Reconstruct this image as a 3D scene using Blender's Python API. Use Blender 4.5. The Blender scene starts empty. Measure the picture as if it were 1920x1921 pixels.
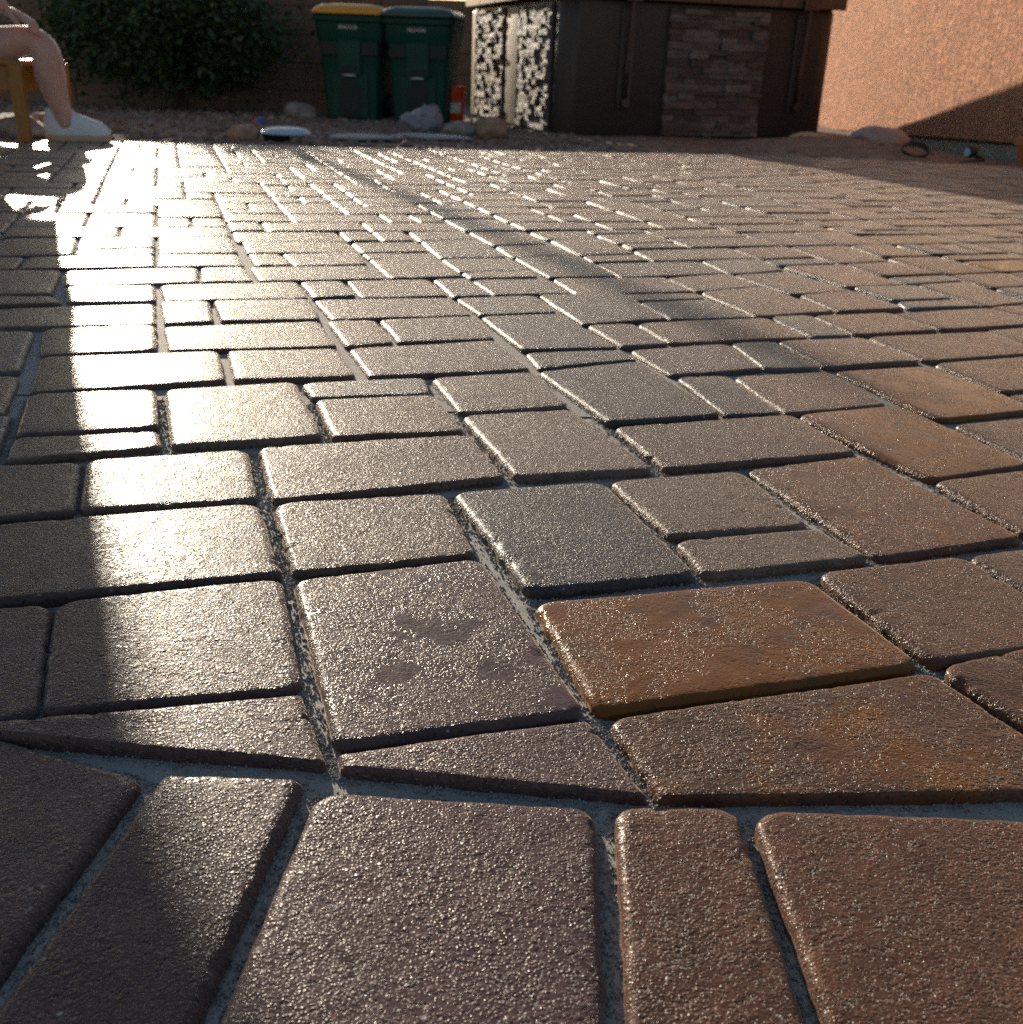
import bpy, bmesh, math, random
from mathutils import Vector, Matrix, noise as mn
R = math.radians
random.seed(11)
scn = bpy.context.scene
col = scn.collection

# ---------------------------------------------------------------- camera
CAM_H = 0.375
PITCH, ROLL = R(22.92), R(2.25)
cam_d = bpy.data.cameras.new('camera')
cam = bpy.data.objects.new('camera', cam_d)
col.objects.link(cam)
cam_d.sensor_fit = 'HORIZONTAL'
cam_d.sensor_width = 36.0
cam_d.lens = 36.0 * 2012 / 1920
cam_d.clip_start = 0.02
cam_d.clip_end = 500
fw = Vector((0, math.cos(PITCH), -math.sin(PITCH)))
r0 = Vector((1, 0, 0)); u0 = Vector((0, math.sin(PITCH), math.cos(PITCH)))
rt = math.cos(ROLL) * r0 + math.sin(ROLL) * u0
up = -math.sin(ROLL) * r0 + math.cos(ROLL) * u0
M = Matrix.Identity(4)
for i in range(3):
    M[i][0] = rt[i]; M[i][1] = up[i]; M[i][2] = -fw[i]
M[2][3] = CAM_H
cam.matrix_world = M
cam_d.dof.use_dof = True
cam_d.dof.focus_distance = 0.74
cam_d.dof.aperture_fstop = 15.5
scn.camera = cam

# ---------------------------------------------------------------- light
SUN_AZ, SUN_EL = R(-23.4), R(13.0)
world = bpy.data.worlds.new('World'); scn.world = world
world.use_nodes = True
wn = world.node_tree.nodes; wl = world.node_tree.links
sky = wn.new('ShaderNodeTexSky'); sky.sky_type = 'NISHITA'; sky.sun_disc = False
sky.sun_elevation = SUN_EL; sky.sun_rotation = SUN_AZ
sky.air_density = 1.0; sky.dust_density = 0.6; sky.ozone_density = 1.0
wl.new(sky.outputs[0], wn['Background'].inputs[0])
wn['Background'].inputs[1].default_value = 0.09
sd = bpy.data.lights.new('sun', 'SUN'); so = bpy.data.objects.new('sun', sd); col.objects.link(so)
sd.energy = 5.0; sd.angle = R(0.55); sd.color = (1.0, 0.86, 0.68)
S = Vector((math.sin(SUN_AZ) * math.cos(SUN_EL), math.cos(SUN_AZ) * math.cos(SUN_EL), math.sin(SUN_EL)))
so.rotation_euler = S.to_track_quat('Z', 'Y').to_euler()
so.location = S * 30
vs = scn.view_settings
vs.view_transform = 'Standard'; vs.look = 'None'; vs.gamma = 1.0; vs.exposure = 0.24
vs.use_curve_mapping = False
scn.cycles.use_denoising = False
scn.cycles.max_bounces = 6
scn.cycles.sample_clamp_indirect = 6.0

# ---------------------------------------------------------------- material helpers
class NT:
    def __init__(s, name):
        s.m = bpy.data.materials.new(name); s.m.use_nodes = True
        s.t = s.m.node_tree; s.n = s.t.nodes; s.l = s.t.links
        s.b = s.n['Principled BSDF']
        s.geo = None
    def new(s, typ, **kw):
        n = s.n.new(typ)
        for k, v in kw.items():
            setattr(n, k, v)
        return n
    def link(s, a, b): s.l.new(a, b)
    def pos(s):
        if s.geo is None: s.geo = s.new('ShaderNodeNewGeometry')
        return s.geo.outputs['Position']
    def mapped(s, scale=(1, 1, 1), rot=(0, 0, 0)):
        m = s.new('ShaderNodeMapping'); m.inputs['Scale'].default_value = scale; m.inputs['Rotation'].default_value = rot
        s.link(s.pos(), m.inputs['Vector']); return m.outputs[0]
    def noise(s, scale, detail=3, rough=.55, vec=None, dist=0):
        n = s.new('ShaderNodeTexNoise'); n.inputs['Scale'].default_value = scale
        n.inputs['Detail'].default_value = detail; n.inputs['Roughness'].default_value = rough
        n.inputs['Distortion'].default_value = dist
        s.link(vec if vec is not None else s.pos(), n.inputs['Vector']); return n.outputs['Fac']
    def voro(s, scale, feature='F1', out='Distance', vec=None, rnd=1.0):
        n = s.new('ShaderNodeTexVoronoi', feature=feature); n.inputs['Scale'].default_value = scale
        n.inputs['Randomness'].default_value = rnd
        s.link(vec if vec is not None else s.pos(), n.inputs['Vector']); return n.outputs[out]
    def ramp(s, fac, stops):
        n = s.new('ShaderNodeValToRGB'); e = n.color_ramp.elements
        while len(e) < len(stops): e.new(.5)
        for a, (p, c) in zip(e, stops):
            a.position = p; a.color = c if len(c) == 4 else (*c, 1)
        s.link(fac, n.inputs[0]); return n.outputs[0]
    def rng(s, fac, a, b, c, d):
        n = s.new('ShaderNodeMapRange'); n.clamp = True
        for i, v in enumerate((a, b, c, d)): n.inputs[i + 1].default_value = v
        s.link(fac, n.inputs[0]); return n.outputs[0]
    def math(s, op, a, b=None, c=None):
        n = s.new('ShaderNodeMath', operation=op)
        for i, v in enumerate((a, b, c)):
            if v is None: continue
            if isinstance(v, (int, float)): n.inputs[i].default_value = v
            else: s.link(v, n.inputs[i])
        return n.outputs[0]
    def mix(s, fac, a, b, mode='MIX'):
        n = s.new('ShaderNodeMix', data_type='RGBA', blend_type=mode)
        for sock, v in ((n.inputs[0], fac), (n.inputs[6], a), (n.inputs[7], b)):
            if isinstance(v, (int, float)): sock.default_value = v
            elif isinstance(v, tuple): sock.default_value = v if len(v) == 4 else (*v, 1)
            else: s.link(v, sock)
        return n.outputs[2]
    def bump(s, h, dist, strength=1.0, prev=None):
        n = s.new('ShaderNodeBump'); n.inputs['Distance'].default_value = dist; n.inputs['Strength'].default_value = strength
        s.link(h, n.inputs['Height'])
        if prev is not None: s.link(prev, n.inputs['Normal'])
        return n.outputs[0]
    def set(s, **kw):
        for k, v in kw.items():
            i = s.b.inputs[k.replace('_', ' ')]
            if isinstance(v, (int, float)): i.default_value = v
            elif isinstance(v, tuple): i.default_value = v if len(v) == 4 else (*v, 1)
            else: s.link(v, i)
        return s.m

def m_paver():
    t = NT('sealed_paver_concrete')
    at = t.new('ShaderNodeAttribute'); at.attribute_name = 'tone'
    base = at.outputs['Color']; ar = at.outputs['Alpha']        # above 0: rust stained; below 0: only filmed with sealer
    al = t.math('MAXIMUM', ar, 0.0); film = t.math('ABSOLUTE', ar)
    n1 = t.noise(38, 4, .6)
    n2 = t.noise(260, 3, .6)
    n3 = t.noise(14, 3, .55, dist=.6)
    mott = t.rng(t.math('ADD', t.math('MULTIPLY', n1, .55), t.math('MULTIPLY', n2, .45)), .3, .7, .55, 1.5)
    c = t.mix(1.0, base, (1, 1, 1), 'MULTIPLY')
    vm = t.new('ShaderNodeVectorMath', operation='SCALE'); t.link(c, vm.inputs[0]); t.link(mott, vm.inputs['Scale'])
    c = vm.outputs[0]
    # rust brown clouds in the stones that have them
    k = t.math('ADD', t.math('ADD', n3, t.math('MULTIPLY', t.math('SUBTRACT', n1, .5), .55)), al)
    mask = t.rng(k, .93, 1.18, 0, 1)
    c = t.mix(mask, c, (.20, .066, .007))
    # pale and reddish aggregate grains
    vc = t.new('ShaderNodeTexVoronoi', feature='F1'); vc.inputs['Scale'].default_value = 210; t.link(t.pos(), vc.inputs['Vector'])
    sep = t.new('ShaderNodeSeparateColor'); t.link(vc.outputs['Color'], sep.inputs[0])
    gm = t.math('MULTIPLY', t.rng(sep.outputs[0], .972, .975, 0, 1), t.rng(vc.outputs['Distance'], .2, .32, 1, 0))
    gc = t.ramp(sep.outputs[1], [(0, (.45, .40, .33)), (.55, (.36, .33, .30)), (.8, (.30, .10, .05)), (1, (.10, .09, .09))])
    c = t.mix(gm, c, gc)
    # fine grit relief: sand grains cast in the face, small pits between them
    def grains(scale, keep, vec):
        v = t.new('ShaderNodeTexVoronoi', feature='F1'); v.inputs['Scale'].default_value = scale; t.link(vec, v.inputs['Vector'])
        sp = t.new('ShaderNodeSeparateColor'); t.link(v.outputs['Color'], sp.inputs[0])
        dome = t.math('SQRT', t.math('SUBTRACT', 1.0, t.rng(v.outputs['Distance'], 0, .62, 0, 1)))
        return t.math('MULTIPLY', dome, t.rng(sp.outputs[2], keep, 1, 0, 1)), sp
    wv = t.new('ShaderNodeVectorMath', operation='ADD'); t.link(t.pos(), wv.inputs[0])
    nv = t.new('ShaderNodeTexNoise'); nv.inputs['Scale'].default_value = 500; nv.inputs['Detail'].default_value = 1; t.link(t.pos(), nv.inputs['Vector'])
    sc = t.new('ShaderNodeVectorMath', operation='SCALE'); t.link(nv.outputs['Color'], sc.inputs[0]); sc.inputs['Scale'].default_value = .0012
    t.link(sc.outputs[0], wv.inputs[1])
    g1, s1 = grains(620, .15, wv.outputs[0])
    g2, s2 = grains(280, .55, wv.outputs[0])
    pit = t.rng(t.noise(330, 2, .5), .30, .42, 0, 1)
    patchy = t.rng(t.noise(24, 3, .6), .38, .62, .25, 1)
    gl = t.math('MULTIPLY', t.rng(t.noise(20, 3, .6, dist=.4), .36, .62, 0, 1), t.rng(film, .1, .6, 0, 1))
    h = t.math('ADD', t.math('MULTIPLY', g1, .55), t.math('MULTIPLY', t.math('MULTIPLY', g2, .8), patchy))
    h = t.math('ADD', h, t.math('MULTIPLY', pit, .9))
    bn = t.new('ShaderNodeBump'); bn.inputs['Distance'].default_value = .0015
    t.link(h, bn.inputs['Height']); t.link(t.rng(gl, 0, 1, 1.0, .22), bn.inputs['Strength'])
    und = t.bump(t.noise(60, 2, .5), .0005)
    t.link(und, bn.inputs['Normal'])
    cdark = t.mix(t.rng(t.noise(330, 2, .5), .30, .40, .55, 0), c, (.022, .015, .013))
    rg = t.math('ADD', t.rng(n2, .3, .7, .26, .38), t.math('MULTIPLY', gl, -.13))
    return t.set(Base_Color=cdark, Roughness=rg, Normal=bn.outputs[0], Specular_IOR_Level=.20, Coat_Weight=.12, Coat_Roughness=.6, Coat_Normal=bn.outputs[0],
                 Sheen_Weight=.52, Sheen_Roughness=.27, Sheen_Tint=(1.0, .80, .64))

def m_sand():
    t = NT('joint_sand')
    n = t.noise(1300, 2, .6); n2 = t.noise(60, 3, .6)
    c = t.ramp(n, [(.3, (.24, .225, .20)), (.5, (.48, .46, .42)), (.75, (.72, .70, .66))])
    c = t.mix(t.rng(n2, .4, .7, 0, .4), c, (.30, .24, .18))
    return t.set(Base_Color=c, Roughness=.75, Normal=t.bump(n, .0014, 1.0, t.bump(t.noise(160, 3), .001)))

def m_simple(name, c, rough=.6, var=.25, scale=30, bumpd=.0, bscale=60, metal=0, spec=.5, **kw):
    t = NT(name)
    n = t.noise(scale, 4, .6)
    lo = tuple(x * (1 - var) for x in c); hi = tuple(min(1, x * (1 + var)) for x in c)
    t.set(Base_Color=t.ramp(n, [(.3, lo), (.7, hi)]), Roughness=rough, Metallic=metal, Specular_IOR_Level=spec, **kw)
    if bumpd: t.set(Normal=t.bump(t.noise(bscale, 4, .6), bumpd))
    return t.m

def m_gravel():
    t = NT('yard_gravel')
    v = t.new('ShaderNodeTexVoronoi', feature='F1'); v.inputs['Scale'].default_value = 55; t.link(t.pos(), v.inputs['Vector'])
    sep = t.new('ShaderNodeSeparateColor'); t.link(v.outputs['Color'], sep.inputs[0])
    c = t.ramp(sep.outputs[0], [(0, (.13, .095, .075)), (.4, (.24, .175, .14)), (.75, (.33, .27, .23)), (1, (.45, .40, .36))])
    c = t.mix(t.rng(t.noise(2.2, 4, .6), .35, .65, 0, .75), c, (.19, .125, .09))
    return t.set(Base_Color=c, Roughness=.9, Normal=t.bump(t.rng(v.outputs['Distance'], 0, .6, 1, 0), .012, 1.0))

def m_dirt():
    t = NT('sandy_dirt')
    c = t.ramp(t.noise(9, 5, .65), [(.3, (.20, .125, .08)), (.7, (.36, .25, .17))])
    return t.set(Base_Color=c, Roughness=.92, Normal=t.bump(t.noise(70, 5, .65), .012))

def m_stucco():
    t = NT('terracotta_stucco')
    v = t.mapped((1, 1, 3.2))
    a = t.noise(8.5, 5, .6, v, 1.8)
    w = t.mapped((2.6, 2.6, 1), (0, R(8), 0))
    b = t.noise(7, 4, .6, w, 1.4)
    c = t.noise(60, 3, .6)
    h = t.math('ADD', t.math('MULTIPLY', t.rng(a, .38, .6, 0, 1), .7), t.math('MULTIPLY', t.rng(b, .4, .62, 0, 1), .55))
    h2 = t.math('ADD', h, t.math('MULTIPLY', c, .10))
    cc = t.ramp(t.noise(4, 4, .6), [(.3, (.80, .335, .17)), (.7, (.90, .42, .23))])
    return t.set(Base_Color=cc, Roughness=.85, Normal=t.bump(h2, .034, 1.0))

def m_block():
    t = NT('tan_concrete_block')
    oi = t.new('ShaderNodeObjectInfo')
    c = t.ramp(t.noise(7, 4, .6), [(.3, (.17, .105, .072)), (.7, (.25, .16, .115))])
    c = t.mix(t.rng(oi.outputs['Random'], 0, 1, 0, .35), c, (.15, .095, .07))
    return t.set(Base_Color=c, Roughness=.9, Normal=t.bump(t.noise(120, 4, .6), .004))

def m_wood(name, c):
    t = NT(name)
    n = t.noise(22, 4, .6, t.mapped((6, 6, .7)), 1.5)
    return t.set(Base_Color=t.ramp(n, [(.3, tuple(x * .55 for x in c)), (.7, c)]), Roughness=.45, Normal=t.bump(n, .001))

def m_skin():
    t = NT('skin')
    n = t.noise(25, 4, .6)
    t.set(Base_Color=t.ramp(n, [(.3, (.50, .25, .19)), (.7, (.60, .33, .25))]), Roughness=.5, Normal=t.bump(t.noise(300, 3), .0006))
    t.b.inputs['Subsurface Weight'].default_value = .15
    t.b.inputs['Subsurface Radius'].default_value = (.02, .008, .004)
    t.b.inputs['Sheen Weight'].default_value = .5
    return t.m

def m_leaf():
    t = NT('shrub_leaf')
    oi = t.noise(9, 3, .6)
    c = t.ramp(oi, [(.3, (.014, .034, .012)), (.6, (.032, .072, .022)), (.8, (.06, .11, .03))])
    t.set(Base_Color=c, Roughness=.42)
    tr = t.new('ShaderNodeBsdfTranslucent'); tr.inputs[0].default_value = (.10, .20, .03, 1)
    mx = t.new('ShaderNodeMixShader'); mx.inputs[0].default_value = .18
    t.link(t.b.outputs[0], mx.inputs[1]); t.link(tr.outputs[0], mx.inputs[2])
    t.link(mx.outputs[0], t.n['Material Output'].inputs[0])
    return t.m

def m_veneer():
    t = NT('stacked_stone_veneer')
    oi = t.new('ShaderNodeObjectInfo')
    c = t.ramp(oi.outputs['Random'], [(0, (.06, .048, .045)), (.35, (.11, .080, .070)), (.65, (.155, .13, .12)), (1, (.23, .21, .20))])
    n = t.noise(26, 4, .65)
    c = t.mix(t.rng(n, .35, .65, 0, .55), c, (.10, .062, .05))
    return t.set(Base_Color=c, Roughness=.62, Normal=t.bump(t.noise(45, 5, .65), .012))

MAT = dict(
    paver=m_paver(), sand=m_sand(), gravel=m_gravel(), dirt=m_dirt(), stucco=m_stucco(), block=m_block(),
    mortar=m_simple('mortar', (.20, .15, .12), .95, .2, 20, .003),
    oak=m_wood('orange_stained_wood', (.42, .17, .035)), skin=m_skin(), leaf=m_leaf(), veneer=m_veneer(),
    bark=m_simple('bark', (.075, .05, .035), .9, .35, 30, .01, 40),
    bin_green=m_simple('dark_green_plastic', (.005, .055, .040), .5, .12, 6, .0006, 300, 0, .25),
    bin_shadow=m_simple('shaded_green_plastic', (.002, .014, .013), .6, .12, 6),  # darker copy of the bin green, paints the shade in the recesses
    yellow=m_simple('yellow_plastic', (.72, .33, .008), .42, .08, 6),
    teal=m_simple('teal_green_plastic', (.009, .065, .055), .42, .12, 6),
    print=m_simple('white_print', (.6, .62, .60), .6, .15, 60),
    galv=m_simple('galvanised_steel', (.45, .46, .46), .4, .1, 30, metal=.8),
    black=m_simple('black_rubber', (.012, .012, .013), .5, .2, 30),
    orange=m_simple('orange_red_plastic', (.68, .060, .006), .45, .08, 8),
    shell=m_simple('espresso_tub_shell', (.040, .029, .026), .5, .15, 3, .0025, 90),
    vinyl=m_simple('brown_cover_vinyl', (.10, .058, .038), .42, .12, 5, .001, 200),
    strap=m_simple('dark_strap', (.035, .032, .036), .5, .2, 30),
    arm=m_simple('bronze_metal_arm', (.07, .055, .055), .35, .15, 30, metal=.6),
    rockg=m_simple('grey_stone', (.27, .245, .225), .75, .3, 14, .012, 30),
    rockt=m_simple('tan_stone', (.33, .21, .14), .8, .3, 14, .012, 30),
    rocks=m_simple('smooth_river_stone', (.40, .29, .25), .6, .2, 9, .002, 90),
    slate=m_simple('blue_grey_flagstone', (.24, .24, .26), .55, .25, 8, .006, 40),
    conc=m_simple('foundation_concrete', (.34, .32, .27), .85, .2, 6, .004, 90),
    flash=m_simple('dark_metal_flashing', (.03, .024, .02), .6, .2, 20),
    shoe=m_simple('white_shoe_leather', (.66, .65, .68), .6, .08, 25, .0015, 120),
    sole=m_simple('tan_shoe_sole', (.50, .34, .24), .7, .1, 25),
    shorts=m_simple('grey_shorts_cloth', (.11, .12, .15), .9, .2, 60, .001, 500),
    shirt=m_simple('dark_red_shirt_cloth', (.22, .04, .04), .9, .2, 60, .001, 500),
    hair=m_simple('brown_hair', (.10, .055, .03), .6, .3, 90, .002, 200),
    blue=m_simple('blue_plastic', (.02, .09, .50), .35, .1, 20),
    pale=m_simple('pale_blue_plastic', (.42, .55, .68), .3, .1, 10),
    bag=m_simple('grey_plastic_bag', (.20, .21, .26), .35, .3, 18, .008, 40),
    clay=m_simple('terracotta_clay', (.50, .17, .06), .75, .15, 12),
    canvas=m_simple('tan_shade_cloth', (.38, .30, .21), .9, .1, 40, .0008, 600),
    yel2=m_simple('sunlit_dirt_yellow', (.55, .42, .20), .7, .2, 20),  # sunlight on the dirt put into the colour
)

# ---------------------------------------------------------------- mesh helpers
def mesh_obj(name, verts, faces, mat, parent=None, smooth=True, loc=None):
    me = bpy.data.meshes.new(name); me.from_pydata([tuple(v) for v in verts], [], faces); me.update()
    if mat is not None: me.materials.append(mat)
    if smooth:
        me.polygons.foreach_set('use_smooth', [True] * len(me.polygons))
    o = bpy.data.objects.new(name, me); col.objects.link(o)
    if parent is not None: o.parent = parent
    if loc is not None: o.location = loc
    return o
def tag(o, label=None, cat=None, group=None, kind=None):
    if label: o['label'] = label
    if cat: o['category'] = cat
    if group: o['group'] = group
    if kind: o['kind'] = kind
    return o
def thing(name, loc, rz, label, cat, group=None):
    e = bpy.data.objects.new(name, None); e.empty_display_size = .1; col.objects.link(e)
    e.location = loc; e.rotation_euler = (0, 0, rz); return tag(e, label, cat, group)
def from_bm(name, bm, mat, parent=None, smooth=False, loc=None):
    me = bpy.data.meshes.new(name); bm.normal_update(); bm.to_mesh(me); bm.free(); me.materials.append(mat)
    if smooth: me.polygons.foreach_set('use_smooth', [True] * len(me.polygons))
    o = bpy.data.objects.new(name, me); col.objects.link(o)
    if parent is not None: o.parent = parent
    if loc is not None: o.location = loc
    return o
def add_box(bm, lo, hi, bev=0, seg=2, mat4=None):
    g = bmesh.ops.create_cube(bm, size=1)
    vs = g['verts']
    for v in vs:
        v.co = Vector([lo[k] + (v.co[k] + .5) * (hi[k] - lo[k]) for k in range(3)])
    if bev:
        es = list({e for v in vs for e in v.link_edges})
        r = bmesh.ops.bevel(bm, geom=es, offset=bev, segments=seg, affect='EDGES', profile=.6)
        vs = list({v for f in r['faces'] for v in f.verts} | {v for v in vs if v.is_valid})
    if mat4 is not None:
        for v in vs: v.co = mat4 @ v.co
    return vs
def box(name, lo, hi, mat, parent=None, bev=.004, seg=2, smooth=False):
    bm = bmesh.new(); add_box(bm, lo, hi, bev, seg); return from_bm(name, bm, mat, parent, smooth)
def rock(name, c, size, mat, seed, rough=.22, sub=3, parent=None):
    bm = bmesh.new(); bmesh.ops.create_icosphere(bm, subdivisions=sub, radius=1)
    for v in bm.verts:
        n = mn.noise(v.co * 1.3 + Vector((seed * 7.1, 0, 0))) * rough * 1.6 + mn.noise(v.co * 3.5 + Vector((0, seed * 3.3, 0))) * rough * .5
        v.co = Vector([v.co[k] * (1 + n) * size[k] for k in range(3)])
    return from_bm(name, bm, mat, parent, True, c)
def tube(bm, pts, rads, n=14, cap=True):
    rings = []
    pts = [Vector(p) for p in pts]
    for i, p in enumerate(pts):
        d = (pts[min(i + 1, len(pts) - 1)] - pts[max(i - 1, 0)]).normalized()
        a = d.orthogonal().normalized() if i == 0 else (rings[-1][1] - d * rings[-1][1].dot(d)).normalized()
        b = d.cross(a)
        r = rads[i] if isinstance(rads, (list, tuple)) else rads
        rings.append(([bm.verts.new(p + (a * math.cos(t) + b * math.sin(t)) * r) for t in [2 * math.pi * k / n for k in range(n)]], a))
    for (r1, _), (r2, _) in zip(rings, rings[1:]):
        for k in range(n): bm.faces.new((r1[k], r1[(k + 1) % n], r2[(k + 1) % n], r2[k]))
    if cap:
        bm.faces.new(list(reversed(rings[0][0]))); bm.faces.new(rings[-1][0])
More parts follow.
